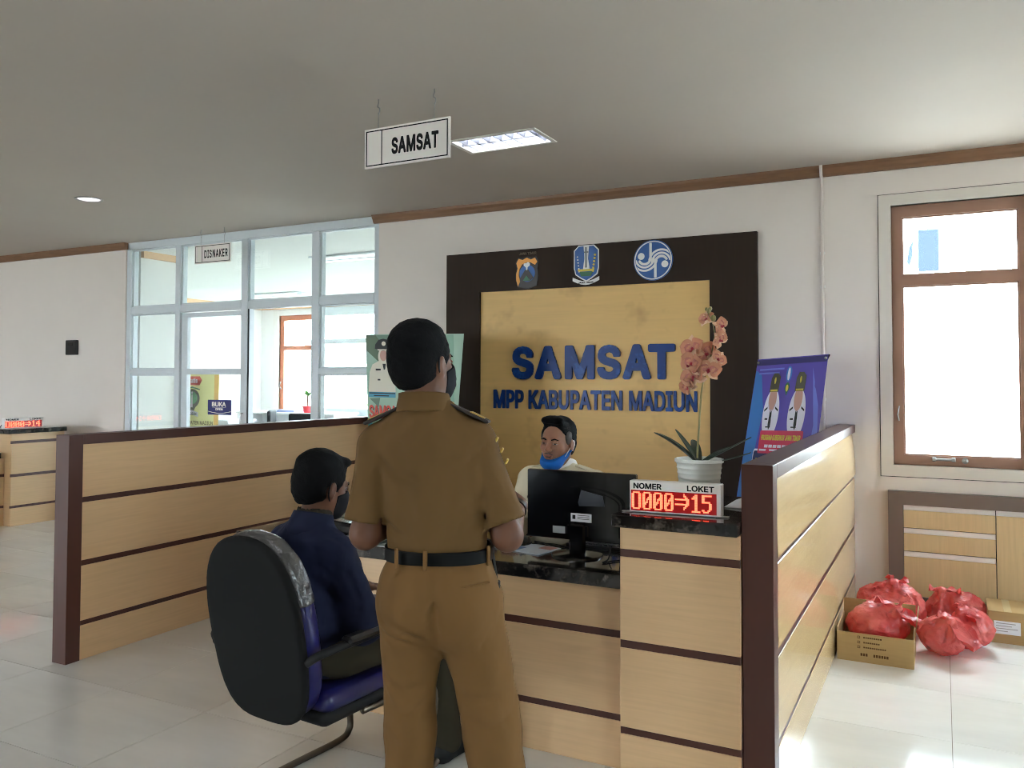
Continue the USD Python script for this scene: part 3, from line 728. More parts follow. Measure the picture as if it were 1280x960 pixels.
plate(e, em2([(-.7, -.28), (.7, -.28), (.62, -.4), (-.62, -.4)]), M_YE, 3, .004)
plate(e, em2([(-.55, -.42), (.55, -.42), (.4, -.66), (-.4, -.66)]), M_GR, 2, .004)
plate(e, unary_union([Polygon([(cx - .115 + .23 * t, cz - .135 - .035 * math.sin(math.pi * t)) for t in np.linspace(0, 1, 13)] + [(cx + .115 - .23 * t, cz - .105 - .035 * math.sin(math.pi * t)) for t in np.linspace(0, 1, 13)])]), M_WH, 3, .004)
part(e, 'lettering', onface(text('JAWA TIMUR', cx - .065, cx + .065, cz - .158, cz - .144, .002), FY - .016), M_BK)
# emblem three: blue roundel with a white letter-like wave mark
cx, cz, R3 = -1.982, 2.473, .158
e = plate(B, Point(cx, cz).buffer(R3, 40), M_BL, 0, .006, 'emblem'); tag(e.path, 'round blue emblem with white wave-like J and R mark')
plate(e, Point(cx, cz).buffer(R3 * .955, 40).difference(Point(cx, cz).buffer(R3 * .90, 40)), M_WH, 2)
def arc(ox, oz, r, a0, a1, n=18): return [(cx + R3 * (ox + r * math.cos(a)), cz + R3 * (oz + r * math.sin(a))) for a in np.linspace(math.radians(a0), math.radians(a1), n)]
inner = Point(cx, cz).buffer(R3 * .87, 40); w = R3 * .062
strokes = []
for s in (1, -1):
    def rr(pts): return [(cx + s * (x - cx), cz + s * (z - cz)) for x, z in pts]
    strokes.append(LineString(rr([(cx - R3 * .12, cz + R3 * .82)] + arc(-.42, .12, .30, 0, -150))).buffer(w))
    strokes.append(Point(*rr([(cx - R3 * .60, cz + R3 * .22)])[0]).buffer(R3 * .17))
    for k, r in enumerate((.46, .62)):
        strokes.append(LineString(rr(arc(-.42, .12, r, -5 - 8 * k, -165 + 12 * k))).buffer(w * .82))
plate(e, unary_union(strokes).intersection(inner), M_WH, 2)

# ================================================================ HANGING SIGNS
def hanging(label, word, x0, x1, z0, z1, y, rz, tw):
    xc = (x0 + x1) / 2
    t = thing('hanging_sign', label, 'hanging sign', (xc, y, z0))
    W, H = x1 - x0, z1 - z0
    def P(m): return rot(m, [0, 0, 1], rz, (xc, y, 0))
    part(t, 'panel', P(bx(x0, x1, y - .006, y + .006, z0, z1, .001)), SIGNW)
    b = .02 * W
    for s in (0, 1):
        fr = sbox(x0 + b, z0 + b, x1 - b, z1 - b).difference(sbox(x0 + b + .006, z0 + b + .006, x1 - b - .006, z1 - b - .006))
        fr = fr.union(sbox(x0 + W * .205, z0 + b, x0 + W * .205 + .006, z1 - b))
        m = wallpoly(fr, y - .0072, y - .006); tx = onface(cat([m_ for _, m_ in letters(word, x0 + W * tw[0], x0 + W * tw[1], z0 + H * .28, z0 + H * .70, .0012, .035 if len(word) < 7 else .012, None, 1.0 if len(word) < 7 else .86)]), y - .006)
        if s: m, tx = rot(m, [0, 0, 1], 180, (xc, y, 0)), rot(tx, [0, 0, 1], 180, (xc, y, 0))
        part(t, 'border', P(m), INK); part(t, 'lettering', P(tx), INK)
    for u in (.16, .82):
        x = x0 + W * u
        part(t, 'rod', P(tube([(x, y, z1 - .004), (x, y, CZ - .075)], .0022, 6)), STEEL)
        part(t, 'hook', P(tube([(x, y, CZ - .085), (x + .008, y, CZ - .068), (x + .008, y, CZ - .05), (x - .006, y, CZ - .042), (x - .004, y, CZ - .028), (x, y, CZ - .022), (x, y, CZ)], .003, 6)), STEEL)
hanging('white hanging sign reading SAMSAT below the ceiling lamp', 'SAMSAT', -2.80, -2.253, 2.694, 2.91, 3.65, 0, (.33, .875))
hanging('small white hanging sign reading DISNAKER before the glass office', 'DISNAKER', -6.80, -6.30, 2.72, 2.912, 6.05, 0, (.27, .93))

# ---- small black box on the left wall
t = thing('wall_device', 'small black box fixed to the off-white wall at far left', 'wall device', (-9.02, WY, 1.81))
part(t, 'housing', bx(-9.115, -8.925, WY - .04, WY, 1.822, 1.995, .006), BLACK)
part(t, 'lens', bx(-9.06, -8.98, WY - .043, WY - .04, 1.93, 1.965), BLKGL)

# ================================================================ BANNERS
class Sheet:
    """a hanging cloth through four corners, top edge first; (u, v) in 0..1 from the bottom left"""
    def __init__(s, TL, TR, BL, BR, bulge=0.0):
        s.c = [np.array(q, float) for q in (TL, TR, BL, BR)]; s.b = bulge
        n = np.cross(s.c[1] - s.c[0], s.c[0] - s.c[2]); s.n = n / np.linalg.norm(n)
        if s.n[1] > 0: s.n = -s.n
        s.w = np.linalg.norm(s.c[1] - s.c[0]); s.h = np.linalg.norm(s.c[0] - s.c[2])
    def at(s, u, v, w=0):
        TL, TR, BL, BR = s.c
        p = (1 - v) * ((1 - u) * BL + u * BR) + v * ((1 - u) * TL + u * TR)
        return p + s.n * (w + s.b * math.sin(math.pi * u) * math.sin(math.pi * v))
    def put(s, m):
        m = tm(m).copy(); v = np.array(m.vertices); m.vertices = np.array([s.at(*q) for q in v])
        return m
    def cloth(s, n=14, th=.0015):
        V, Fc = [], []
        for w in (0, -th):
            for j in range(n + 1):
                for i in range(n + 1): V.append(s.at(i / n, j / n, w))
        N = (n + 1) ** 2
        for j in range(n):
            for i in range(n):
                a = j * (n + 1) + i; q = [a, a + 1, a + n + 2, a + n + 1]
                Fc += [[q[0], q[1], q[2]], [q[0], q[2], q[3]], [N + q[0], N + q[2], N + q[1]], [N + q[0], N + q[3], N + q[2]]]
        return trimesh.Trimesh(np.array(V), np.array(Fc), process=False)
    def print(s, node, poly, material, level=1, name='print'):
        poly = poly.intersection(sbox(.004, .004, .996, .996))
        gs = [g for g in getattr(poly, 'geoms', [poly]) if g.area > 1e-7]
        if 1 < len(gs) < 6:
            for g in gs: s.print(node, g, material, level, name)
            return
        cells = []
        for g in gs:     # cut into strips so that the print follows the bulge
            x0, y0, x1, y1 = g.bounds; k = max(1, int((x1 - x0) / .13)); l = max(1, int((y1 - y0) / .13))
            for i in range(k):
                for j in range(l):
                    q = g.intersection(sbox(x0 + (x1 - x0) * i / k, y0 + (y1 - y0) * j / l, x0 + (x1 - x0) * (i + 1) / k, y0 + (y1 - y0) * (j + 1) / l))
                    cells += [r for r in getattr(q, 'geoms', [q]) if r.geom_type == 'Polygon' and r.area > 1e-7]
        m = cat([extr(q, .0006) for q in cells]); m.apply_translation([0, 0, level * .0007 - .0006])
        return part(node, name, s.put(m), material)
    def text(s, node, word, u0, u1, v0, v1, material, level=2, bold=True):
        m = text(word, u0, u1, v0, v1, .0006, bold); m.apply_translation([0, 0, level * .0007])
        return part(node, 'lettering', s.put(m), material)
def ellp(x, y, rx, ry): return affinity.scale(Point(x, y).buffer(1, 24), rx, ry)
BK2 = mat('print_black', S(28, 32, 30), .6); SKN = mat('print_skin', S(196, 150, 136), .6); CREAM = mat('print_cream', S(216, 208, 190), .6)

t = thing('banner', 'green banner with a portrait in white uniform and red SAMSAT lettering, behind the standing man', 'banner stand', (-3.66, 5.4, 0))
G = Sheet((-4.125, 5.4, 1.905), (-3.205, 5.4, 1.89), (-4.02, 5.36, .12), (-3.33, 5.36, .12))
part(t, 'cloth', G.cloth(), mat('banner_green', S(150, 178, 156), .5), smooth=True)
G.print(t, Polygon([(0, 1), (.42, 1), (.18, .86), (0, .93)]), mat('banner_dark_green', S(84, 104, 78), .5))
G.print(t, Polygon([(.1, 1), (.5, 1), (.52, .93), (.36, .86)]), mat('banner_mid_green', S(102, 132, 112), .5), 2)
G.print(t, Polygon([(.55, .96), (.9, 1), (.96, .7), (.7, .74)]), mat('banner_pale_green', S(128, 164, 142), .5), 2)
G.print(t, unary_union([Polygon([(.02, .742), (.035, .83), (.07, .865), (.16, .885), (.25, .87), (.315, .84), (.325, .742)]), ellp(.185, .90, .052, .038)]), CREAM, 3)
G.print(t, ellp(.19, .905, .036, .025), SKN, 4)
G.print(t, unary_union([Polygon([(.10, .935), (.105, .955), (.14, .975), (.19, .98), (.24, .975), (.275, .955), (.28, .935), (.19, .925)])]), BK2, 5)
G.print(t, unary_union([ellp(.195, .958, .022, .010), Polygon([(.125, .933), (.26, .933), (.25, .927), (.135, .927)])]), CREAM, 6)
G.print(t, unary_union([sbox(.105, .838, .16, .846), Polygon([(.18, .868), (.215, .868), (.21, .845), (.195, .84)]), sbox(.125, .793, .155, .80)]), BK2, 4)
TEAL = mat('banner_teal', S(66, 142, 168), .5)
G.print(t, sbox(.02, .718, .325, .742), TEAL, 4)
G.print(t, unary_union([sbox(.03, .734, .32, .739), sbox(.08, .723, .25, .728)]), BK2, 5)
G.print(t, Polygon([(.03, .712), (.15, .716), (.13, .675)]), mat('banner_olive', S(92, 116, 98), .5), 3)
RED = mat('banner_red', S(212, 74, 58), .5)
G.text(t, 'SAMSAT', .028, .395, .622, .680, BK2, 3); G.text(t, 'SAMSAT', .022, .39, .625, .684, RED, 5)
G.text(t, 'R', .915, .975, .622, .690, BK2, 3); G.text(t, 'R', .91, .97, .625, .694, RED, 5)
G.print(t, Polygon([(0, 0), (1, 0), (1, .3), (.5, .45), (0, .62)]), TEAL, 1)
part(t, 'pole', tube([(-3.67, 5.42, .1), (-3.67, 5.44, 1.0), (-3.67, 5.415, 1.88)], .009, 8), BLACKM)
part(t, 'foot', cat([tube([(-3.67, 5.43, .45), (-3.95, 5.3, .01)], .009, 6), tube([(-3.67, 5.43, .45), (-3.4, 5.3, .01)], .009, 6), tube([(-3.67, 5.43, .45), (-3.67, 5.72, .01)], .009, 6)]), BLACKM)

t = thing('banner', 'blue and purple banner with two portraits and yellow lettering, behind the right partition', 'banner stand', (-.95, 5.6, 0))
Bn = Sheet((-1.105, 5.76, 1.682), (-.632, 5.55, 1.707), (-1.33, 5.62, .10), (-.82, 5.42, .10), .012)
part(t, 'cloth', Bn.cloth(), mat('banner_purple', S(86, 70, 168), .4), smooth=True)
CY1, CY2 = mat('banner_blue', S(54, 118, 190), .4), mat('banner_violet', S(110, 120, 210), .4)
Bn.print(t, Polygon([(0, 0), (.42, 0), (.16, .60), (.20, .78), (.10, .93), (.02, .95), (0, .95)]), CY1, 1)
Bn.print(t, Polygon([(.82, .95), (.95, .80), (.99, .66), (.99, .5), (.90, .62), (.92, .72)]), CY2, 1)
Bn.print(t, Polygon([(0, .972), (1, .972), (1, 1), (0, 1)]), mat('banner_navy', S(52, 46, 110), .4), 1)
PW = mat('print_white', S(226, 222, 236), .5); SEP2 = mat('print_grey', S(176, 172, 190), .5); OLV = mat('print_olive', S(70, 66, 50), .5)
for ux in (.32, .68):
    Bn.print(t, ellp(ux, .765, .115, .105), PW, 2)
    Bn.print(t, ellp(ux, .828, .056, .050), SKN, 3)
    Bn.print(t, Polygon([(ux - .065, .858), (ux + .065, .858), (ux + .07, .92), (ux + .03, .935), (ux - .03, .935), (ux - .06, .915)]), OLV, 4)
    Bn.print(t, unary_union([ellp(ux, .905, .012, .014), sbox(ux - .05, .86, ux + .05, .868)]), M_YE, 5)
    Bn.print(t, Polygon([(ux - .014, .778), (ux + .014, .778), (ux + .02, .72), (ux, .70), (ux - .018, .72)]), BK2, 3)
    for s in (-1, 1):
        Bn.print(t, Polygon([(ux + s * .055, .797), (ux + s * .098, .785), (ux + s * .100, .776), (ux + s * .057, .788)]), BK2, 3)
    Bn.print(t, sbox(ux - .075, .742, ux - .035, .749), BK2, 3)
    Bn.print(t, Polygon([(ux - .05, .812), (ux - .02, .785), (ux + .02, .785), (ux + .05, .812), (ux + .05, .80), (ux, .772), (ux - .05, .80)]), SEP2, 3)
    Bn.print(t, sbox(ux - .05, .71, ux + .02, .715), BK2, 3)
Bn.print(t, unary_union([ellp(.5, .93, .04, .032)]), CY1, 2); Bn.print(t, ellp(.5, .93, .018, .026), PW, 3)
Bn.print(t, unary_union([ellp(.5, .875, .034, .02), Polygon([(.466, .875), (.534, .875), (.5, .84)])]), M_GR, 2); Bn.print(t, ellp(.5, .872, .018, .014), M_YE, 3)
CRIM = mat('banner_crimson', S(206, 50, 86), .4); LIME = mat('banner_lime', S(206, 206, 60), .4)
Bn.print(t, sbox(.22, .612, .80, .690).buffer(.008), CRIM, 3)
Bn.text(t, 'PROGRAM GUBERNUR JAWA TIMUR', .24, .78, .658, .680, LIME, 4)
Bn.print(t, unary_union([sbox(.30 + .062 * k, .628, .35 + .062 * k, .640) for k in range(7)]), PW, 4)
NAV = mat('banner_deep_navy', S(38, 44, 88), .4)
Bn.print(t, sbox(.17, 0.05, .97, .60).buffer(.02), NAV, 2)
Bn.print(t, sbox(.17, 0.05, .93, .60).buffer(.022).difference(sbox(.17, .05, .93, .60).buffer(.014)), PW, 3)
Bn.text(t, 'BEBAS DENDA PEMBAYARAN', .20, .94, .545, .585, LIME, 4)
Bn.text(t, 'PKB', .32, .46, .490, .525, LIME, 4)
Bn.print(t, unary_union([sbox(.06, .950, .42, .957), sbox(.06, .934, .36, .941)]), CY2, 2)
for u, v in ((.02, .985), (.975, .985)): part(t, 'eyelet', mv(trimesh.creation.icosphere(1, .009), Bn.at(u, v, .003)), STEEL)
part(t, 'pole', cat([tube([Bn.at(.5, 1, -.02), Bn.at(.5, .5, -.06), Bn.at(.5, .06, -.03)], .008, 6), tube([Bn.at(.0, 1, -.012), Bn.at(.5, .62, -.05), Bn.at(1, 1, -.012)], .006, 6)]), BLACKM)
q = Bn.at(.5, .25, -.05)
part(t, 'foot', cat([tube([q, (q[0] + dx, q[1] + dy, .008)], .008, 6) for dx, dy in ((-.25, -.05), (.12, -.22), (.12, .28))]), BLACKM)

t = thing('banner', 'yellow roll-up banner with a round green crest inside the glass office', 'banner stand', (-7.9, 7.2, 0))
Y = Sheet((-8.36, 7.22, 1.60), (-7.66, 7.2, 1.60), (-8.36, 7.2, .06), (-7.66, 7.18, .06))
part(t, 'cloth', Y.cloth(), mat('banner_yellow', S(226, 220, 150), .5), smooth=True)
Y.print(t, sbox(.885, 0, 1, 1), mat('banner_amber', S(232, 182, 96), .5), 1)
Y.print(t, Polygon([(.0, .985), (.52, .985), (.58, .955), (.52, .915), (.0, .915)]), mat('banner_brick', S(190, 66, 52), .5), 1)
Y.text(t, 'Gratis', .19, .47, .932, .972, PW, 2)
Y.print(t, unary_union([ellp(.34, .81, .19, .075), Polygon([(.18, .79), (.5, .79), (.34, .68)])]), mat('crest_dark', S(58, 66, 56), .5), 1)
Y.print(t, ellp(.34, .815, .13, .05), mat('crest_green', S(74, 150, 106), .5), 2)
Y.print(t, unary_union([Polygon([(.33, .84), (.35, .84), (.36, .74), (.32, .74)]), ellp(.34, .855, .02, .01)]), PW, 3)
Y.print(t, Polygon([(.15, .905 - .02), (.34, .905), (.53, .885), (.53, .875), (.34, .893), (.15, .873)]), M_GR, 2)
Y.print(t, Polygon([(.16, .70), (.34, .72), (.5, .70), (.5, .665), (.34, .685), (.16, .665)]), PW, 3)
Y.text(t, 'MADIUN', .22, .46, .678, .70, BK2, 4)
Y.text(t, 'KABUPATEN MADIUN', .06, .87, .605, .635, mat('print_brown', S(120, 104, 62), .5), 2)
part(t, 'pole', tube([(-8.01, 7.24, .05), (-8.01, 7.245, 1.58)], .01, 8), STEEL)
part(t, 'base', bx(-8.38, -7.64, 7.14, 7.30, 0, .07, .006), STEEL)
# ================================================================ ON THE DESK
DZ = .767
t = thing('monitor', 'black computer monitor seen from behind on the granite desk', 'monitor', (-1.42, 3.46, DZ))
mx0, mx1, mz0, mz1, my = -1.700, -1.178, .826, 1.132, 3.44
part(t, 'bezel', bx(mx0, mx1, my, my + .028, mz0, mz1, .004), BLKGL)
part(t, 'screen', bx(mx0 + .015, mx1 - .015, my + .028, my + .0295, mz0 + .02, mz1 - .015), BLKGL)
ar = [(-.205, .02), (.205, .02), (.205, .17)] + [(.205 * math.cos(a), .17 + .07 * math.sin(a)) for a in np.linspace(0.1, math.pi - .1, 16)] + [(-.205, .17)]
xc = (mx0 + mx1) / 2
hump = Polygon([(xc + x, mz0 + z) for x, z in ar])
part(t, 'rear_cover', cat([wallpoly(hump, my - .022, my), wallpoly(hump.buffer(-.012), my - .030, my - .022)]), BLKGL)
part(t, 'port_recess', wallpoly(Polygon([(xc + .005, 1.00), (xc + .02, 1.055), (xc + .12, 1.035), (xc + .13, .99), (xc + .01, .985)]), my - .033, my - .03), mat('grey_plastic', S(52, 56, 64), .35))
part(t, 'sticker', bx(xc - .03, xc + .068, my - .0315, my - .030, .915, .952), PAPER, label='white printed sticker')
part(t, 'print_mark', bx(xc - .022, xc - .008, my - .0322, my - .0315, .926, .944), INK)
for z in (.927, .935, .943): part(t, 'print_line', bx(xc + .002, xc + .058, my - .0322, my - .0315, z, z + .002), INK)
part(t, 'sticker', bx(xc - .118, xc - .058, my - .0315, my - .030, .858, .889), mat('worn_label', S(150, 150, 148), .6)); part(t, 'sticker', bx(xc - .043, xc - .035, my - .0315, my - .030, .86, .889), PAPER)
part(t, 'neck', cat([bx(xc - .035, xc + .04, my - .045, my - .02, DZ + .01, .905, .008), bx(xc - .05, xc + .055, my - .038, my - .028, .85, .9, .004)]), BLKGL)
part(t, 'base', lathe([(0, 0), (.115, 0), (.112, .008), (.05, .016), (0, .018)], 32, (xc, my - .03, DZ)), BLKGL, smooth=40)
def cable(label, pts, r=.003):
    t = thing('cable', label, 'cable', pts[0]); part(t, 'wire', tube(bez(pts, 8), r, 6), BLACKM, smooth=True)
cable('black monitor cable looping on the granite to the right of its foot', [(xc + .15, my - .004, .815), (xc + .155, my - .03, .80), (xc + .16, my - .07, DZ + .006), (xc + .16, my - .13, DZ + .004), (xc + .2, my - .06, DZ + .004), (xc + .25, my - .02, DZ + .004)])
cable('second black cable hanging behind the monitor foot', [(xc + .17, my + .03, .86), (xc + .175, my + .045, .80), (xc + .18, my + .07, DZ + .005), (xc + .1, my + .09, DZ + .0035), (xc - .1, my + .09, DZ + .0035), (xc - .3, my + .16, DZ + .0035)])
cable('thin mouse cable running along the granite desk', [(-1.705, 3.50, DZ + .012), (-1.62, 3.55, DZ + .010), (-1.54, 3.54, DZ + .003), (-1.53, 3.53, DZ + .003), (-1.50, 3.53, DZ + .003)], .002)

t = thing('keyboard', 'black keyboard on the desk below the monitor, seen past its foot', 'keyboard', (-1.36, 3.62, DZ))
part(t, 'case', bx(-1.56, -1.17, 3.56, 3.69, DZ, DZ + .018, .004), BLACK)
part(t, 'keys', cat([bx(-1.55 + .0245 * i, -1.531 + .0245 * i, 3.572 + .0215 * j, 3.589 + .0215 * j, DZ + .018, DZ + .025) for i in range(15) for j in range(5)]), mat('key_grey', S(40, 41, 43), .5), kind='stuff')
t = thing('magazine', 'flat printed blue and white brochure under the mouse on the granite desk', 'brochure', (-1.72, 3.44, DZ))
part(t, 'sheets', rot(bx(-1.87, -1.57, 3.36, 3.53, DZ, DZ + .006, .001), [0, 0, 1], -12, (-1.72, 3.44, 0)), mat('brochure_paper', S(180, 188, 196), .35))
part(t, 'print', cat([rot(bx(-1.86, -1.70, 3.37, 3.44, DZ + .006, DZ + .0066), [0, 0, 1], -12, (-1.72, 3.44, 0))]), mat('brochure_blue', S(40, 76, 130), .35))
part(t, 'print', rot(bx(-1.65, -1.58, 3.46, 3.52, DZ + .006, DZ + .0066), [0, 0, 1], -12, (-1.72, 3.44, 0)), mat('brochure_rust', S(150, 86, 66), .35))
t = thing('mouse', 'black computer mouse on the brochure', 'mouse', (-1.745, 3.50, DZ + .006))
f = Field((-1.81, 3.43, DZ), (-1.68, 3.57, DZ + .06), .004).ell((-1.745, 3.50, DZ + .01), (.032, .055, .034), .01); f.cut((0, 0, DZ + .0072), (0, 0, -1))
part(t, 'shell', f.mesh(), BLKGL, smooth=True)
part(t, 'wheel', mv(rot(trimesh.creation.cylinder(.008, .006, sections=12), [0, 1, 0], 90), (-1.745, 3.465, DZ + .036)), mat('wheel_grey', S(120, 120, 122), .4))
t = thing('daftar_sign', 'grey acrylic plate lettered DAFTAR lying upside down at the desk edge', 'sign', (-2.38, 3.22, DZ))
part(t, 'plate', bx(-2.62, -2.255, 3.155, 3.30, DZ, DZ + .006, .001), mat('grey_acrylic', S(126, 128, 128), .2, .6))
m = text('DAFTAR', -2.56, -2.275, 0, .085, .0008); v = np.array(m.vertices); m.vertices = np.c_[v[:, 0], 3.275 - v[:, 1], DZ + .006 + v[:, 2]]; m.invert()
part(t, 'lettering', m, INK)
t = thing('card_reader', 'black scanner-like device on the desk next to the seated visitor', 'device', (-2.62, 3.34, DZ))
part(t, 'body', rot(bx(-2.80, -2.46, 3.31, 3.40, DZ, DZ + .05, .012), [0, 0, 1], -14, (-2.6, 3.36, 0)), BLACK)
part(t, 'lid', rot(bx(-2.78, -2.48, 3.32, 3.39, DZ + .05, DZ + .058, .003), [0, 0, 1], -14, (-2.6, 3.36, 0)), BLKGL)
t = thing('paper', 'white sheet of paper lying on the desk by the standing man\'s elbow', 'paper', (-2.45, 3.46, DZ))
part(t, 'sheet', rot(bx(-2.58, -2.32, 3.40, 3.52, DZ, DZ + .002), [0, 0, 1], -6, (-2.45, 3.46, 0)), PAPER)
t = thing('document_tray', 'dark green box file on the desk behind the black device', 'box', (-2.86, 3.58, DZ))
part(t, 'body', bx(-2.98, -2.76, 3.50, 3.66, DZ, DZ + .05, .003), mat('dark_green_card', S(70, 74, 58), .6))
t = thing('leaflet_holder', 'white leaflet standing on the desk just left of the standing man\'s elbow', 'leaflet', (-2.72, 3.55, DZ))
part(t, 'sheet', rot(bx(-2.765, -2.655, 3.548, 3.552, DZ, DZ + .105), [1, 0, 0], 18, (0, 3.55, DZ)), PAPER)
part(t, 'back', rot(bx(-2.765, -2.655, 3.553, 3.557, DZ, DZ + .10), [1, 0, 0], 12, (0, 3.56, DZ)), mat('clear_grey', S(150, 156, 160), .2))
t = thing('paper', 'white folded sheet on the raised counter beside the right partition post', 'paper', (-.73, 3.45, 1.025))
V = np.array([(-.79, 3.40, 1.026), (-.662, 3.40, 1.026), (-.662, 3.62, 1.075), (-.79, 3.62, 1.027), (-.79, 3.40, 1.0285), (-.662, 3.40, 1.0285), (-.662, 3.62, 1.0775), (-.79, 3.62, 1.0295)])
part(t, 'sheet', (V, np.array([[0, 2, 1], [0, 3, 2], [4, 5, 6], [4, 6, 7], [0, 1, 5], [0, 5, 4], [1, 2, 6], [1, 6, 5], [2, 3, 7], [2, 7, 6], [3, 0, 4], [3, 4, 7]])), PAPER)

# ---- orchid
t = thing('orchid', 'artificial peach orchid in a ribbed white pot on the raised counter', 'potted plant', (-.895, 3.42, 1.024))
px, py, pz = -.897, 3.42, 1.024
pr = [(0, 0), (.072, 0)] + [(.074 + .018 * k / 24 + (.0022 if k % 3 == 0 else 0), .012 + .165 * k / 24) for k in range(25)] + [(.100, .180), (.100, .192), (.093, .194), (.090, .18), (.088, .165), (0, .165)]
pot = part(t, 'pot', lathe(pr, 40, (px, py, pz)), mat('white_ceramic', S(222, 222, 214), .25, .6), smooth=35)
part(t, 'moss', mv(lathe([(0, 0), (.05, .004), (.088, -.006)][::-1], 20), (px, py, pz + .172)), mat('moss', S(60, 62, 44), .9))
OLG = mat('orchid_stem', S(138, 128, 76), .5); OLL = mat('orchid_leaf', S(52, 66, 52), .3, .6)
stem = bez([(-0.905, 3.420, 1.219), (-0.894, 3.414, 1.360), (-0.880, 3.408, 1.509), (-0.850, 3.402, 1.607), (-0.826, 3.396, 1.706), (-0.829, 3.390, 1.771), (-0.848, 3.384, 1.815)], 8)
part(t, 'stem', tube(stem, np.linspace(.0048, .002, len(stem)), 7), OLG, smooth=True)
def leaf(base, tip, up, w, th=.003):
    base, tip = np.array(base), np.array(tip); n = 10; V, Fc = [], []
    d = tip - base; side = np.cross(d, [0, 0, 1.0]); side /= np.linalg.norm(side); nrm = np.cross(side, d); nrm /= np.linalg.norm(nrm)
    for i in range(n + 1):
        s = i / n; c = base + d * s + np.array([0, 0, 1]) * up * math.sin(math.pi * s * .8)
        ww = w * math.sin(math.pi * min(1, .12 + .88 * s)) ** .6 if s < 1 else 0.001
        for q, z in ((-1, .35), (0, -.15), (1, .35)):
            V.append(c + side * ww * q + nrm * ww * z)
    V = np.array(V); k = len(V); V = np.vstack([V, V - nrm * th])
    for i in range(n):
        for j in (0, 1):
            a = i * 3 + j; Fc += [[a, a + 1, a + 4], [a, a + 4, a + 3], [k + a, k + a + 4, k + a + 1], [k + a, k + a + 3, k + a + 4]]
        for j in (0, 2):
            a, b = i * 3 + j, i * 3 + j + 3; Fc += [[a, b, k + b], [a, k + b, k + a]]
    return trimesh.Trimesh(V, np.array(Fc), process=False)
top = (px, py, pz + .17)
for tip, up, w in (((px - .185, py - .02, pz + .285), .02, .022), ((px - .105, py + .02, pz + .31), .0, .019), ((px + .125, py + .0, pz + .24), .01, .016), ((px + .20, py + .06, pz + .285), .0, .008), ((px + .215, py - .02, pz + .235), -.01, .007), ((px - .06, py + .12, pz + .25), .02, .02)):
    part(t, 'leaf', leaf(top, tip, up, w), OLL, smooth=True)
PET = usdkit.material(stage, '/World/Looks/peach_petal', {'d': ('diffuse_bsdf', dict(color=S(206, 156, 128))), 't': ('translucent_bsdf', dict(color=S(230, 150, 110))), 'm': ('mix_closure', dict(fac=0.3))},
        [('d.BSDF', 'm.closure1'), ('t.BSDF', 'm.closure2')], surface='m.closure')
PETI = mat('petal_blush', S(196, 124, 108), .6); LIP = mat('orchid_lip', S(168, 36, 52), .5); SEP = mat('petal_back', S(226, 186, 150), .6)
def petal(L, W, ang, tilt, cup, inner=False):
    n = 7; V, Fc = [], []
    for i in range(n + 1):
        s = i / n; w = W * math.sin(math.pi * min(1, .06 + .94 * s) ** .85) ** .75 if 0 < i < n else W * .08
        for j in range(5):
            q = (j - 2) / 2
            V.append((q * w, s * L, cup * (s * s) * L + .18 * w * q * q + .004 * math.sin(7 * s + 3 * q)))
    for i in range(n):
        for j in range(4):
            a = i * 5 + j; Fc += [[a, a + 1, a + 6], [a, a + 6, a + 5]]
    V = np.array(V); k = len(V); Fc = np.array(Fc)
    m = trimesh.Trimesh(np.vstack([V, V - [0, 0, .0008]]), np.vstack([Fc, Fc[:, ::-1] + k]), process=False)
    return rot(rot(m, [1, 0, 0], tilt), [0, 0, 1], ang)
def flower(c, face, size, spin):
    size *= .98 if c[0] < -.84 else .82
    z = np.array(face, float); z /= np.linalg.norm(z); x = np.cross([0, 0, 1.0], z); x /= np.linalg.norm(x); y = np.cross(z, x)
    M = np.eye(4); M[:3, 0], M[:3, 1], M[:3, 2], M[:3, 3] = x, y, z, c
    def P(m): m = m.copy(); m.apply_transform(M); return m
    s = size
    f = part(t, 'flower', P(rot(cat([petal(s * .55, s * .2, a, 8, -.1) for a in (0, 125, 235)]), [0, 0, 1], spin)), SEP, smooth=True)
    for a in (72, -72):
        q = rot(petal(s * .58, s * .34, a, 12, -.05), [0, 0, 1], spin); q.apply_translation([0, 0, s * .03]); part(f, 'petal', P(q), PET, smooth=True)
        q = rot(petal(s * .38, s * .17, a, 12, -.05), [0, 0, 1], spin); q.apply_translation([0, 0, s * .05]); part(f, 'blush', P(q), PETI, smooth=True)
    part(f, 'lip', P(mv(cat([rot(petal(s * .26, s * .1, 180, 50, .2), [0, 0, 1], spin), mv(trimesh.creation.icosphere(1, s * .06), (0, 0, s * .05))]), (0, 0, s * .04))), LIP, smooth=True)
def ofl_(x, z, y, face, size, spin): flower((x, y, z), face, size, spin)
# (x, z) of each bloom round the upper stem
for x, z, y, face, size, spin in [
        (-0.907, 1.670, 3.38, (-0.4, -1, 0.05), 0.110, 10),
        (-0.905, 1.607, 3.36, (-0.6, -1, 0.1), 0.115, -12),
        (-0.899, 1.555, 3.36, (-0.3, -1, -0.2), 0.110, 25),
        (-0.840, 1.584, 3.36, (0.2, -1, -0.1), 0.115, -15),
        (-0.928, 1.518, 3.38, (-0.5, -1, -0.5), 0.085, 30),
        (-0.859, 1.647, 3.40, (0.1, -1, 0.2), 0.100, 50),
        (-0.813, 1.627, 3.40, (0.8, -0.9, 0.1), 0.085, -40),
        (-0.806, 1.705, 3.40, (0.8, -0.8, -0.1), 0.085, 40),
        (-0.800, 1.761, 3.40, (0.8, -0.9, 0.1), 0.085, 70),
        (-0.855, 1.792, 3.40, (-0.4, -1, 0.3), 0.070, 15)]:
    flower((x, y, z), face, size, spin)
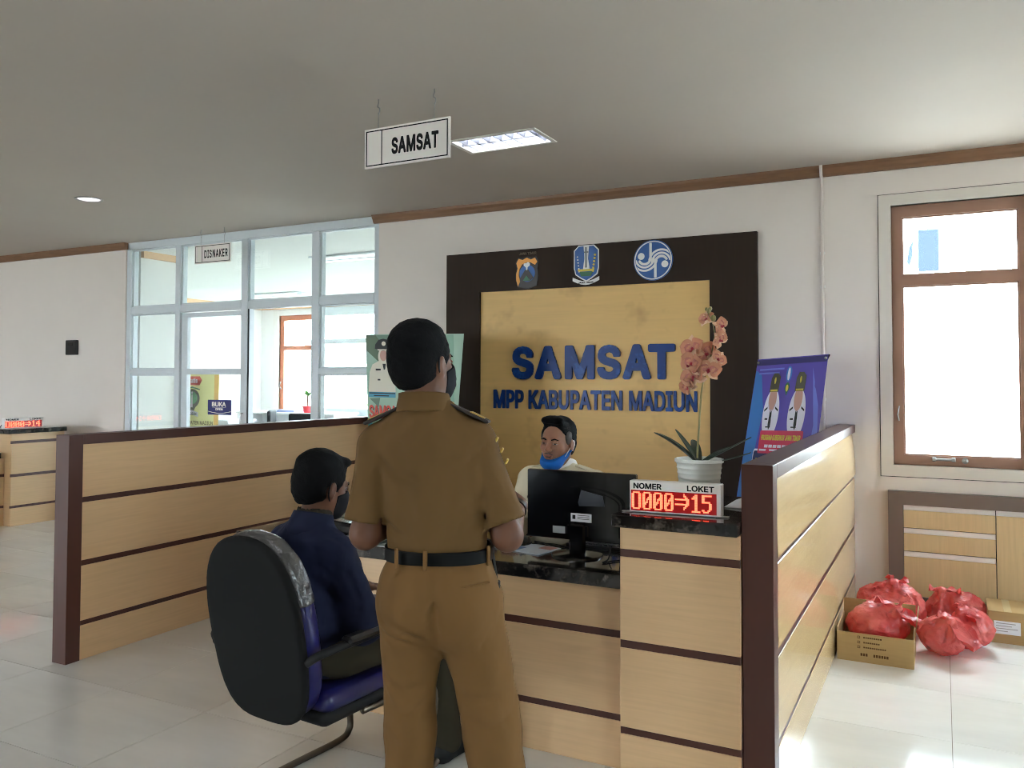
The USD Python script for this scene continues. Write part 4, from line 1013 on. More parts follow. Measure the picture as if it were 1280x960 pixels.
for p, r in (((-0.826, 3.385, 1.794), 0.011), ((-0.845, 3.385, 1.825), 0.009), ((-0.838, 3.385, 1.834), 0.007), ((-0.855, 3.385, 1.832), 0.006)):
    b = trimesh.creation.icosphere(2, r); b.apply_scale([1, 1, 1.3]); part(t, 'bud', mv(b, p), OLG, smooth=True)

# ================================================================ CABINET, BOXES, BAGS
t = thing('cabinet', 'low cabinet with three drawers and a door in a brown surround under the window', 'cabinet', (.28, WY, 0))
TAUPE = mat('taupe_laminate', S(112, 94, 84), .4)
c0, c1, ctop = -.336, .98, .795
part(t, 'surround', wallpoly(sbox(c0, 0, c1, ctop).difference(sbox(c0 + .092, .10, c1 - .092, ctop - .090)), WY - .06, WY - .002), TAUPE)
part(t, 'plinth', bx(c0 + .092, c1 - .092, WY - .03, WY - .01, 0, .10), mat('plinth_dark', S(64, 50, 44), .5))
part(t, 'carcass', bx(c0 + .092, c1 - .092, WY - .012, WY - .002, .10, ctop - .09), BLACKM)
def front(name, x0, x1, z0, z1):
    f = part(t, name, bx(x0 + .0025, x1 - .0025, WY - .045, WY - .027, z0 + .0025, z1 - .036, .001), WOODV)
    part(f, 'grip', cat([bx(x0 + .0025, x1 - .0025, WY - .034, WY - .027, z1 - .034, z1 - .003, .001), bx(x0 + .0025, x1 - .0025, WY - .043, WY - .034, z1 - .0345, z1 - .031)]), SIGNW, label='white recessed grip strip')
xd = .298
front('drawer', c0 + .092, xd, .550, .705); front('drawer', c0 + .092, xd, .395, .550); front('drawer', c0 + .092, xd, .095, .395); front('door', xd, c1 - .092, .095, .705)

CARD = mat('cardboard', S(172, 142, 98), .8, .2, grain=((3, 3, 60), .06)); CARDD = mat('cardboard_print', S(92, 66, 40), .8, .1)
t = thing('cardboard_box', 'open low cardboard tray box holding red bags beside the right partition', 'box', (-.34, 5.1, 0))
b0, b1, y0, y1, hh = -.535, -.150, 4.962, 5.33, .155
w = .005
part(t, 'body', cat([bx(b0, b1, y0, y0 + w, 0, hh), bx(b0, b1, y1 - w, y1, 0, hh + .1), bx(b0, b0 + w, y0 + w, y1 - w, 0, hh + .02), bx(b1 - w, b1, y0 + w, y1 - w, 0, hh + .01), bx(b0 + w, b1 - w, y0 + w, y1 - w, 0, w)]), CARD)
part(t, 'flap', rot(bx(b1, b1 + .004, y0 + .02, y1, hh - .01, hh + .10), [0, 1, 0], 8, (b1, 0, hh)), CARD)
for k, z in enumerate((.135, .108, .082)):
    part(t, 'print_line', cat([wallpoly(sbox(-.43, z - .007, -.416, z + .007).difference(sbox(-.427, z - .004, -.419, z + .004)), y0 - .0006, y0)] + [bx(-.40 + .0105 * i, -.392 + .0105 * i, y0 - .0006, y0, z - .004, z + .004) for i in range((9, 8, 11)[k])]), CARDD)
part(t, 'print_line', cat([bx(-.415 + .013 * i, -.405 + .013 * i, y0 - .0006, y0, .035, .050) for i in (0, 1, 2, 5, 6, 7, 8, 9, 10)]), CARDD)
t = thing('cardboard_box', 'closed cardboard box with a white label in front of the cabinet door', 'box', (.32, 5.84, 0))
bx0, bx1, by0, by1, bh = .225, .43, 5.70, 6.02, .185
part(t, 'body', rot(bx(bx0, bx1, by0, by1, 0, bh, .002), [0, 0, 1], 0), CARD)
part(t, 'label', bx(bx0 + .03, bx1 - .04, by0 - .0008, by0, .055, .13), PAPER, label='white shipping label')
GINK = mat('grey_ink', S(150, 150, 150), .7)
for z, L in ((.115, .10), (.10, .08), (.085, .11), (.07, .06)): part(t, 'print_line', bx(bx0 + .04, bx0 + .04 + L, by0 - .0014, by0 - .0008, z, z + .004), GINK)
part(t, 'tape', bx((bx0 + bx1) / 2 - .02, (bx0 + bx1) / 2 + .02, by0 + .002, by1 - .002, bh, bh + .0006), mat('tape', S(188, 164, 120), .25))

REDB = usdkit.material(stage, '/World/Looks/red_plastic', {
    'g': ('geometry', {}), 'n': ('noise_texture', dict(scale=13.0, detail=3.0, roughness=.55, distortion=2.5)), 'b': ('bump', dict(strength=.55, distance=.02)),
    'v': ('noise_texture', dict(scale=6.0, detail=2.0)), 'r': ('rgb_ramp', {'ramp': [(.35, S(206, 72, 76)), (.65, S(234, 122, 116))]}),
    'p': ('principled_bsdf', dict(roughness=.17, specular_ior_level=.7)), 't': ('translucent_bsdf', dict(color=S(235, 70, 60))), 'm': ('mix_closure', dict(fac=.34))},
    [('g.position', 'n.vector'), ('g.position', 'v.vector'), ('v.fac', 'r.fac'), ('r.color', 'p.base_color'), ('n.fac', 'b.height'), ('b.normal', 'p.normal'), ('p.BSDF', 'm.closure1'), ('t.BSDF', 'm.closure2')], surface='m.closure')
def bag(label, c, r, seed, knot, ears, floor_z=0.0):
    """a stuffed, knotted carrier bag: a lumpy body, folds running to the knot, and the ends of the handles"""
    c, r, knot = np.array(c, float), np.array(r, float), np.array(knot, float)
    t = thing('plastic_bag', label, 'bag', (c[0], c[1], floor_z), group=None)
    g = np.random.default_rng(seed)
    f = Field(c - r * 1.35 - .03, np.maximum(c + r * 1.35, knot + .1) + .03, .0075)
    f.ell(c, r, .03)
    for k in range(7):
        d = g.normal(size=3); d[2] = abs(d[2]) * .5; d /= np.linalg.norm(d); f.ell(c + d * r * .45, r * g.uniform(.5, .68), .03)
    f.cap(c + [0, 0, r[2] * .5], knot, r.min() * .5, .022, .05)
    f.ell(knot, (.03, .03, .024), .015)
    for k in range(12):
        a = 2 * math.pi * k / 12 + g.uniform(-.2, .2); e = c + np.array([math.cos(a) * r[0], math.sin(a) * r[1], r[2] * g.uniform(-.2, .35)]) * g.uniform(.85, 1.0)
        mid = (knot + e) / 2 + [0, 0, r[2] * .25]
        f.crease([knot, mid, e], g.uniform(.010, .018) * (1 if k % 2 else -1), .013)
    f.ripple((20, 20, 16), .022, seed); f.ripple((48, 48, 40), .008, seed + 1)
    f.cut((0, 0, floor_z + .001), (0, 0, -1))
    part(t, 'body', f.mesh(), REDB, smooth=True)
    for k, (d, L, w) in enumerate(ears):
        d = np.array(d, float); d /= np.linalg.norm(d); s = np.cross(d, [0, 0, 1.0]); s /= np.linalg.norm(s) + 1e-9; n = np.cross(s, d)
        V, Fc = [], []; N = 8
        for i in range(N + 1):
            q = i / N; wd = w * (.25 + .75 * math.sin(math.pi * min(1, q * .75 + .08)))
            for j in range(7):
                x = (j - 3) / 3
                V.append(knot + d * L * q + s * wd * x + n * (.018 * math.sin(9 * q + 4 * x + seed) * q + .4 * wd * x * x))
        for i in range(N):
            for j in range(6): a = i * 7 + j; Fc += [[a, a + 1, a + 8], [a, a + 8, a + 7]]
        V = np.array(V); Fc = np.array(Fc); m = len(V)
        part(t, 'handle_end', trimesh.Trimesh(np.vstack([V, V - n * .0012]), np.vstack([Fc, Fc[:, ::-1] + m]), process=False), REDB, smooth=True)
bag('knotted red plastic bag on top in the open cardboard box', (-.335, 5.13, .17), (.160, .13, .115), 3, (-.24, 5.08, .285), [((-.9, -.2, .35), .12, .04), ((.6, -.2, .7), .10, .028), ((.8, -.45, -.5), .15, .055)], .012)
bag('red plastic bag behind the open box, against the wall', (-.30, 5.64, .15), (.20, .16, .15), 5, (-.27, 5.60, .31), [((-.7, .1, .6), .06, .03), ((.8, 0, .2), .08, .035)])
bag('red plastic bag lying in front, right of the open box', (-.015, 5.32, .105), (.115, .13, .110), 8, (.02, 5.25, .205), [((.8, -.6, -.75), .19, .075), ((-.8, .1, .4), .07, .03)])
bag('red plastic bag on the right, next to the closed cardboard box', (.125, 5.52, .11), (.105, .11, .115), 11, (.09, 5.46, .215), [((.7, -.2, -.5), .11, .045), ((-.6, .1, .5), .06, .03)])
bag('red plastic bag at the back, in front of the cabinet drawers', (.05, 5.90, .11), (.17, .12, .115), 14, (-.01, 5.86, .23), [((.9, 0, .1), .10, .04), ((-.9, 0, .1), .08, .035)])

# ================================================================ VISITOR CHAIR
CHX, CHY, CHA = -2.075, 2.47, -5.0
t = thing('office_chair', 'black and blue visitor chair with plastic-wrapped edge and bent tube frame', 'chair', (CHX, CHY, 0), CHA, local=True)
FAB = mat('charcoal_fabric', S(19, 19, 18), .85, .2, bump=(900, .25, .001)); BLUEV = mat('blue_vinyl', S(20, 20, 76), .3, .5); WRAP = mat('plastic_wrap', S(74, 72, 70), .2, .7, bump=(60, .7, .006))
def backshape(w, h): 
    pts = []
    for k in range(48):
        a = 2 * math.pi * k / 48; x, z = math.cos(a), math.sin(a)
        n = 3.6 if z < 0 else 2.5
        rr = (abs(x) ** n + abs(z) ** n) ** (-1 / n); wz = 1.0 + .06 * min(0, z * rr)
        pts.append((x * rr * w * wz, z * rr * h))
    return Polygon(pts)
def backplate(w, h, y0, y1):
    m = onface(extr(backshape(w, h), y1 - y0), y1); m.apply_translation([0, 0, 0]); return m
def lean(m):   # hinge at the seat, leaning back
    return rot(mv(m, (0, -.245, .69)), [1, 0, 0], 11, (0, -.245, .40))
def pad(w, h, y0, y1, r, like=None):
    f = Field((-w - .03, y0 - .03, -h - .03), (w + .03, y1 + .03, h + .03), .008)
    if like is not None: f.lo, f.n = like.lo, like.n
    sh = np.array(backshape(w - r, h - r).exterior.coords)
    from shapely import contains_xy, distance, points, get_exterior_ring
    poly = Polygon(sh); ax = [f.lo[k] + f.h * np.arange(f.n[k]) for k in range(3)]
    X, Z = np.meshgrid(ax[0], ax[2], indexing='ij'); d2 = distance(points(X, Z), poly.exterior) * np.where(contains_xy(poly, X, Z), -1, 1)
    yy = np.abs(ax[1] - (y0 + y1) / 2) - ((y1 - y0) / 2 - r)
    A = d2[:, None, :]; Bq = yy[None, :, None]
    f.d = (np.sqrt(np.maximum(A, 0) ** 2 + np.maximum(Bq, 0) ** 2) + np.minimum(np.maximum(A, Bq), 0) - r).astype(np.float32)
    return f
W0, H0 = .226, .330
part(t, 'back_shell', lean(pad(W0 + .004, H0 + .004, -.035, .002, .016).mesh()), FAB, smooth=True)
f = pad(W0 - .002, H0 - .002, .0, .075, .03); m = f.mesh()
part(t, 'backrest', lean(m), BLUEV, smooth=True, label='blue vinyl cushion of the backrest')
f = pad(W0 + .003, H0 + .003, .0, .079, .031); f.cut((0, 0, .12), (-.10, 0, -1)); f.ripple((30, 30, 30), .003, 5)
part(t, 'wrap', lean(f.mesh()), WRAP, smooth=True, label='clear protective plastic wrap left on the upper edge')
f = Field((-.27, -.29, .34), (.27, .30, .50), .008).rbox((0, .035, .375), (.212, .235, .032), .03, .01)
part(t, 'seat_shell', f.mesh(), BLACKM, smooth=True)
f = Field((-.27, -.29, .36), (.27, .30, .50), .008).rbox((0, .035, .425), (.218, .235, .04), .038, .01)
part(t, 'seat', f.mesh(), BLUEV, smooth=True, label='blue vinyl seat cushion under clear plastic')
for s in (-1, 1):
    part(t, 'frame_tube', tube(bez([(s * .24, -.36, .014), (s * .24, .1, .014), (s * .24, .34, .014), (s * .24, .40, .04), (s * .24, .405, .10), (s * .235, .38, .30), (s * .225, .30, .345), (s * .20, .0, .345)], 6), .0135, 10), CHROME, smooth=True)
    part(t, 'arm_support', tube(bez([(s * .225, -.30, .60), (s * .262, -.27, .628), (s * .266, -.12, .632), (s * .266, .10, .632), (s * .266, .19, .60), (s * .262, .20, .48), (s * .245, .16, .375)], 6), .014, 8), BLACKM, smooth=True)
    part(t, 'armrest', bx(s * .266 - .024, s * .266 + .024, -.16, .16, .63, .660, .01), BLACK)
part(t, 'cross_tube', cat([tube([(-.24, -.36, .014), (.24, -.36, .014)], .0135, 10), tube([(-.235, .37, .31), (.235, .37, .31)], .011, 8)]), CHROME, smooth=True)

# chair of the official (mostly hidden by the desk)
t = thing('swivel_chair', 'dark swivel chair under the seated official behind the desk', 'chair', (-1.74, 3.98, 0), 180, local=True)
part(t, 'seat', Field((-.26, -.26, .40), (.26, .26, .52), .01).rbox((0, 0, .455), (.23, .23, .04), .035, .01).mesh(), BLACKM, smooth=True)
part(t, 'backrest', Field((-.25, -.32, .52), (.25, -.18, .95), .01).rbox((0, -.25, .73), (.2, .03, .18), .03, .01).mesh(), BLACKM, smooth=True)
part(t, 'bracket', bx(-.03, .03, -.27, -.2, .41, .62, .005), BLACK)
part(t, 'column', tube([(0, 0, .06), (0, 0, .42)], .028, 12), BLACK)
for k in range(5):
    a = 2 * math.pi * k / 5 + .3
    part(t, 'leg', tube([(0, 0, .09), (.26 * math.cos(a), .26 * math.sin(a), .055)], [.024, .014], 8), BLACK)
    part(t, 'castor', mv(rot(trimesh.creation.cylinder(.024, .03, sections=14), [0, 1, 0], 90), (.26 * math.cos(a), .26 * math.sin(a), .0245)), BLACK)

# ================================================================ INSIDE THE OFFICE
OD = mat('office_desk_white', S(226, 228, 230), .4)
def table(label, x0, x1, y0, y1, h=.75):
    t = thing('office_desk', label, 'desk', ((x0 + x1) / 2, (y0 + y1) / 2, 0))
    part(t, 'top', bx(x0, x1, y0, y1, h - .03, h, .003), OD)
    for s, x in enumerate((x0 + .02, x1 - .05)): part(t, 'side_panel', bx(x, x + .03, y0 + .03, y1 - .03, 0, h - .03), OD)
    part(t, 'modesty_panel', bx(x0 + .05, x1 - .05, y1 - .06, y1 - .04, .25, h - .03), OD)
table('white office desk under the orange-brown window', -11.6, -9.3, 11.3, 12.0, .95)
table('white office desk further left, seen through the door glass', -10.9, -9.6, 9.2, 9.8, .92)
def task_chair(x, y, rz, label, z=.97):
    t = thing('task_chair', label, 'chair', (x, y, 0), rz, local=True)
    part(t, 'backrest', Field((-.27, -.1, z - .4), (.27, .1, z + .04), .012).rbox((0, 0, z - .19), (.23, .03, .2), .03, .01).mesh(), BLACKM, smooth=True)
    part(t, 'seat', bx(-.23, .23, .03, .48, .44, .52, .03), BLACKM)
    part(t, 'spine', bx(-.03, .03, -.02, .06, .42, z - .3, .005), BLACK)
    part(t, 'column', tube([(0, .25, .05), (0, .25, .45)], .03, 10), BLACK)
    part(t, 'base', cat([tube([(0, .25, .08), (.28 * math.cos(a), .25 + .28 * math.sin(a), .03)], .02, 6) for a in np.arange(5) * 1.2566]), BLACK)
task_chair(-9.02, 10.2, 20, 'dark office chair in front of the red flower pot, behind the glass', .99)
task_chair(-9.95, 10.5, -60, 'dark office chair turned sideways beside the desk in the office', 1.02)
task_chair(-7.9, 8.6, 10, 'grey-backed office chair seen low through the door glass', .95)
t = thing('flower_pot', 'small plant in a red pot on the office desk by the window', 'potted plant', (-10.05, 11.5, .95))
part(t, 'pot', lathe([(0, 0), (.07, 0), (.10, .12), (.092, .125), (0, .11)], 20, (-10.05, 11.5, .95)), mat('red_pot', S(206, 60, 66), .4), smooth=40)
part(t, 'stem', tube([(-10.05, 11.5, 1.06), (-10.05, 11.5, 1.26)], .014, 6), mat('pot_stem', S(90, 70, 50), .8))
for k in range(9):
    a = k * .7; part(t, 'leaf', leaf((-10.05, 11.5, 1.25), (-10.05 + .12 * math.cos(a), 11.5 + .12 * math.sin(a), 1.27 + .05 * math.sin(k * 2.1)), .04, .03), LEAF)
t = thing('folder_stack', 'flat blue folder and papers on the office desk by the window', 'folder', (-10.45, 11.55, .95))
part(t, 'folder', bx(-10.75, -10.3, 11.42, 11.68, .95, .995, .003), mat('folder_blue', S(150, 160, 206), .5))
# ================================================================ PEOPLE
SKIN = mat('skin_brown', S(98, 63, 45), .5, .3, grain=((14, 14, 14), .06)); SKIN2 = mat('skin_tan', S(142, 98, 76), .48, .4, sss=.12, grain=((14, 14, 14), .07))
HAIR = mat('black_hair', S(6, 6, 7), .75, .12, bump=(200, .5, .005)); HAIRG = mat('greying_hair', S(70, 64, 60), .7, .3, bump=(300, .4, .003))
KHAKI = mat('khaki_drill_shirt', S(95, 70, 39), .85, .2, bump=(420, .12, .002)); KHAKIT = mat('khaki_drill_trousers', S(108, 78, 43), .85, .2, bump=(420, .12, .002))
NAVYJ = mat('navy_jacket', S(13, 19, 44), .8, .25, bump=(380, .15, .002)); OLIVE = mat('olive_trousers', S(46, 41, 29), .85, .2)
BEIGE = mat('beige_uniform', S(206, 194, 166), .8, .2, bump=(380, .1, .002)); MBLK = mat('black_mask', S(22, 23, 28), .8, .2); MBLU = mat('blue_mask', S(22, 92, 172), .7, .2)
GOLD = mat('gold_braid', S(210, 178, 92), .35, .5, metal=.6); DRKB = mat('epaulette_dark', S(44, 34, 28), .7)
EYEW = mat('eye_white', S(140, 126, 116), .4); EYED = mat('eye_iris', S(30, 20, 16), .1, .6); LIPM = mat('lips', S(118, 66, 58), .45)

def head(F, c, R, skip=()):
    c = np.array(c, float)
    def C(a, b, r1, r2=None, k=.012, sub=False): F.cap(c + R @ np.array(a), c + R @ np.array(b), r1, r2, k, sub=sub)
    def E(p, r, k=.015, sub=False): F.ell(c + R @ np.array(p), r, k, R, sub)
    E((0, -.012, .030), (.074, .096, .088)); E((0, .026, -.028), (.060, .060, .082), .03)
    E((0, .052, -.090), (.030, .028, .024), .025)
    for s in (-1, 1):
        C((s * .055, -.004, -.045), (s * .022, .056, -.092), .018, .016, .025)
        E((s * .036, .058, -.024), (.026, .022, .022), .02)
        E((s * .031, .099, .000), (.018, .013, .010), .008, True)
        E((s * .012, .097, -.034), (.009, .010, .008), .006)
        E((s * .077, -.008, -.006), (.010, .019, .032), .006); E((s * .088, -.002, -.004), (.006, .010, .018), .004, True)
    C((-.034, .083, .018), (.034, .083, .018), .010, k=.015)
    C((0, .088, .010), (0, .107, -.028), .007, .012, .012)
    E((0, .090, -.061), (.023, .011, .006), .006); E((0, .088, -.072), (.020, .011, .007), .006)
    C((-.018, .1, -.066), (.018, .1, -.066), .0025, k=.003, sub=True)

def xform(m, c, R):
    m = tm(m).copy(); m.vertices = np.asarray(m.vertices) @ R.T + np.array(c); return m

def hair_mesh(kind='full'):
    F = Field((-.11, -.14, -.13), (.11, .13, .15), .0045)
    F.ell((0, -.016, .034), (.083, .106, .098), .02); F.ell((0, -.050, -.012), (.072, .062, .074), .03); F.ell((0, -.03, .075), (.070, .085, .055), .03)
    hl = (.070, .098) if kind == 'quiff' else (.078, .086)
    if kind == 'quiff': F.ell((.01, .050, .112), (.060, .040, .026), .025); F.ell((-.03, .066, .112), (.022, .02, .018), .015)
    if kind == 'tuft': F.ell((.010, .066, .098), (.044, .026, .018), .02)
    F.cut((0, hl[0], hl[1]), (0, .886, -.464), None, None if kind == 'full' else (.2, .2, hl[1] - .006)); F.cut((0, .020, -.028), (0, .417, -.909))
    for s in (-1, 1): F.ell((s * .084, -.006, -.014), (.026, .026, .036), .008, sub=True)
    F.ripple((55, 55, 55), .004, 3)
    return F.mesh()

def mask_mesh():
    F = Field((-.1, -.03, -.15), (.1, .14, .04), .004)
    head(F, (0, 0, 0), np.eye(3)); F.ell((0, .070, -.055), (.050, .046, .056), .03); F.d -= .005
    F.cut((0, .03, -.05), (0, -1, .05)); F.cut((0, .105, .0), (0, -.35, 1)); F.cut((0, .05, -.118), (0, .2, -1))
    return F.mesh()

def basis(f, n):
    f = np.array(f, float); f /= np.linalg.norm(f); n = np.array(n, float); n -= f * (n @ f); n /= np.linalg.norm(n)
    return np.cross(f, n), f, n

def hand(F, wrist, f, n, side, curl=22):
    """palm and five fingers; n points out of the palm, side=+1 puts the thumb on +cross(f, n)"""
    s, f, n = basis(f, n); w = np.array(wrist, float); R = np.stack([s, f, n], 1)
    F.rbox(w + f * .050, (.040, .050, .014), .013, .015, R)
    F.cap(w - f * .01, w + f * .03, .026, .028, .02, sy=1.0)
    for k, (o, L) in enumerate(((.030, .068), (.010, .078), (-.010, .072), (-.029, .054))):
        p = w + f * .092 + s * side * o; a = math.radians(curl * .6 + 3 * k)
        for j, q in enumerate((.45, .32, .25)):
            d = f * math.cos(a) + n * math.sin(a) + s * side * .12 * (o / .03) * (j == 0); e = p + d * L * q
            F.cap(p, e, .0092 - .0008 * j, .0086 - .0008 * j, .005); p = e; a += math.radians(curl * 1.3)
    p = w + f * .022 + s * side * .034
    for j, d in enumerate((s * side * .75 + f * .55 + n * .35, s * side * .25 + f * .85 + n * .4)):
        e = p + d / np.linalg.norm(d) * (.040, .032)[j]; F.cap(p, e, .012 - .002 * j, .0098 - .001 * j, .008); p = e

def face_parts(t, c, R):
    for s in (-1, 1):
        part(t, 'eye', xform(mv(trimesh.creation.icosphere(2, .0125), (s * .031, .0800, .0)), c, R), EYEW, smooth=True)
        part(t, 'iris', xform(mv(trimesh.creation.icosphere(2, .0068), (s * .031 - .001, .0872, .0)), c, R), EYED, smooth=True)
        part(t, 'eyebrow', xform(tube([(s * .014, .096, .017), (s * .031, .0945, .023), (s * .048, .084, .018)], [.0035, .0042, .002], 6), c, R), HAIR, smooth=True)
        part(t, 'eyelid', xform(cat([tube([(s * .016, .0890, .002), (s * .031, .0925, .0066), (s * .047, .084, .002)], [.0025, .0055, .0025], 6), tube([(s * .017, .0885, -.004), (s * .031, .0905, -.0078), (s * .046, .083, -.004)], [.002, .0045, .002], 6)]), c, R), SKIN2, smooth=True)

def earloop(s, pts, c, R, r=.0022): return xform(tube(bez([(s * x, y, z) for x, y, z in pts], 6), r, 6), c, R)

# ---------------------------------------------------------------- the standing man, back to us
t = thing('person', 'standing man in khaki uniform seen from behind, black hair and black mask, at the desk', 'person', (-1.346, 2.119, 0), 24.0, local=True)
hc, HR = (-.048, .005, 1.588), _rotm(-30, 4, 0)
B_ = Field((-.42, -.22, -.005), (.42, .42, 1.74), .0062)
head(B_, hc, HR)
B_.cap((-.036, -.028, 1.42), (-.044, -.012, 1.53), .060, .056, .03)
B_.cap((.008, 0, 1.0), (-.02, 0, 1.30), .105, .115, .03, sy=.72); B_.cap((-.16, -.01, 1.33), (.10, -.01, 1.345), .044, .044, .02)
armsA = dict(L=((-.178, -.01, 1.335), (-.208, -.045, 1.085), (-.12, .19, 1.10)), R=((.118, -.01, 1.345), (.212, -.045, 1.085), (.228, .19, 1.14)))
for k, (s, e, w) in armsA.items():
    B_.cap(s, e, .046, .043, .008); B_.cap(e, w, .044, .027, .02)
hand(B_, armsA['L'][2], (.55, .8, .1), (.8, -.5, -.2), -1, 30); hand(B_, armsA['R'][2], (-.55, .8, .05), (-.8, -.5, -.2), 1, 30)
legsA = ((-.085, 0, .90), (-.085, .01, .50), (-.085, -.02, .09)), ((.098, 0, .90), (.166, .01, .50), (.232, -.02, .09))
for h_, k_, a_ in legsA:
    B_.cap(h_, k_, .078, .055, .04); B_.cap(k_, a_, .055, .036, .03); B_.cap(a_, (a_[0], a_[1] + .12, .045), .036, .03, .02)
part(t, 'body', B_.mesh(), SKIN, smooth=True)
part(t, 'hair', xform(hair_mesh(), hc, HR), HAIR, smooth=True)
part(t, 'face_mask', xform(mask_mesh(), hc, HR), MBLK, smooth=True)
for s in (-1, 1):
    part(t, 'ear_loop', earloop(s, [(.060, .034, -.022), (.076, .008, .020), (.081, -.018, .024), (.083, -.026, .0), (.076, -.014, -.036), (.056, .028, -.085)], hc, HR, .003), MBLK, smooth=True)
face_parts(t, hc, HR)
# shirt
Fs = Field((-.36, -.25, .98), (.38, .24, 1.56), .0062)
Fs.cap((.008, .0, .99), (.0, .004, 1.12), .150, .158, .06, sy=.84)
Fs.cap((.0, .0, 1.12), (-.028, -.006, 1.31), .150, .166, .07, sy=.74)
Fs.cap((-.168, -.012, 1.335), (.105, -.012, 1.350), .056, .058, .06); Fs.cap((-.034, -.02, 1.38), (-.036, -.02, 1.46), .088, .062, .05, sy=.8)
Fs.cap((-.07, -.015, 1.418), (-.178, -.012, 1.352), .040, .048, .04); Fs.cap((-.0, -.015, 1.425), (.112, -.012, 1.366), .040, .048, .04)
for k, (s, e, w) in armsA.items():
    s, e = np.array(s), np.array(e); q = s + (e - s) * .90
    Fs.cap(s, q, .060, .071, .028)
for sgn, (s, e, w) in ((-1, armsA['L']), (1, armsA['R'])):
    s, e = np.array(s), np.array(e); d = (e - s) / np.linalg.norm(e - s); q = s + (e - s) * .87
    lo, hi = (np.minimum(s, e) - [.1, .15, .1], np.maximum(s, e) + [.1, .15, .0])
    if sgn < 0: hi[0] = -.145
    else: lo[0] = .150
    Fs.cut(q, d, lo, hi)
    Fs.cap(s + (e - s) * .80, e + d * .1, .048, .057, .004, sub=True)
# folds down the back, at the armholes and above the belt
for pts, dp, w in ([[(-.10, -.13, 1.34), (-.085, -.14, 1.2), (-.09, -.14, 1.07)], .006, .022], [[(.05, -.13, 1.36), (.06, -.14, 1.2), (.045, -.14, 1.06)], .006, .02], [[(-.02, -.14, 1.30), (-.015, -.14, 1.16)], -.004, .03],
                   [[(.142, -.09, 1.31), (.146, -.10, 1.22), (.142, -.09, 1.12)], .005, .013], [[(-.160, -.08, 1.28), (-.156, -.09, 1.2), (-.152, -.08, 1.12)], .005, .013],
                   [[(.16, -.06, 1.16), (.10, -.13, 1.10), (.03, -.14, 1.075)], .006, .014], [[(-.15, -.07, 1.13), (-.08, -.13, 1.08)], .006, .013], [[(.14, -.08, 1.20), (.06, -.14, 1.16)], .004, .014],
                   [[(-.17, -.06, 1.33), (-.12, -.11, 1.27), (-.05, -.13, 1.25)], .004, .014], [[(.15, -.06, 1.345), (.09, -.11, 1.30), (.02, -.13, 1.30)], .004, .014],
                   [[(.20, -.07, 1.30), (.235, -.08, 1.2)], .004, .014], [[(.25, .0, 1.28), (.275, -.04, 1.18)], .004, .012], [[(-.24, -.04, 1.27), (-.255, -.05, 1.17)], .005, .012]):
    Fs.crease(pts, dp * 2.3, w)
Fs.ripple((9, 9, 4), .010, 4); Fs.ripple((26, 26, 12), .004, 44); Fs.cut((0, 0, 1.032), (0, 0, -1)); Fs.cut((0, 0, 1.478), (0, .12, 1))
Fs.cap((-.03, -.02, 1.44), (-.03, -.01, 1.56), .056, .058, .004, sub=True)
part(t, 'shirt', Fs.mesh(), KHAKI, smooth=True)
Fc = Field((-.16, -.14, 1.40), (.08, .12, 1.54), .004)
Fc.cap((-.038, -.022, 1.430), (-.042, -.014, 1.492), .090, .076, .004, sy=.95); Fc.cap((-.038, -.020, 1.40), (-.042, -.013, 1.55), .066, .066, .004, sy=.95, sub=True)
Fc.cut((0, -.02, 1.500), (0, .12, 1)); Fc.cut((0, -.02, 1.442), (0, -.10, -1)); Fc.cut((-.03, .05, 1.47), (0, 1, .3))
part(t, 'collar', Fc.mesh(), KHAKI, smooth=True, label='turned-down shirt collar')
for s, a, b in ((-1, (-.095, -.020, 1.464), (-.216, -.028, 1.408)), (1, (.030, -.020, 1.470), (.156, -.028, 1.414))):
    a, b = np.array(a), np.array(b); d = (b - a) / np.linalg.norm(b - a); y = np.array([0, 1.0, 0]); n = np.cross(d, y) * (1 if s > 0 else 1); n /= np.linalg.norm(n)
    n = n if n[2] > 0 else -n
    R = np.stack([d, np.cross(n, d), n], 1); L = np.linalg.norm(b - a) / 2
    e = part(t, 'epaulette', xform(bx(-L, L, -.028, .028, -.004, .006, .003), (a + b) / 2, R), DRKB, label='dark shoulder board')
    for q in (.1, .32, .54): part(e, 'gold_bar', xform(bx(L * q, L * q + .016, -.021, .021, .006, .0085), (a + b) / 2, R), GOLD)
    part(e, 'button', xform(mv(trimesh.creation.icosphere(1, .007), (-L * .8, 0, .005)), (a + b) / 2, R), GOLD)
for k, (x, y, z) in enumerate(((.182, -.02, 1.362), (.198, -.026, 1.33), (.213, -.03, 1.298))):
    part(t, 'sleeve_badge', rot(bx(x - .008, x - .001, y - .012, y + .012, z - .008, z + .008, .002), [0, 1, 0], 25, (x, y, z)), GOLD)
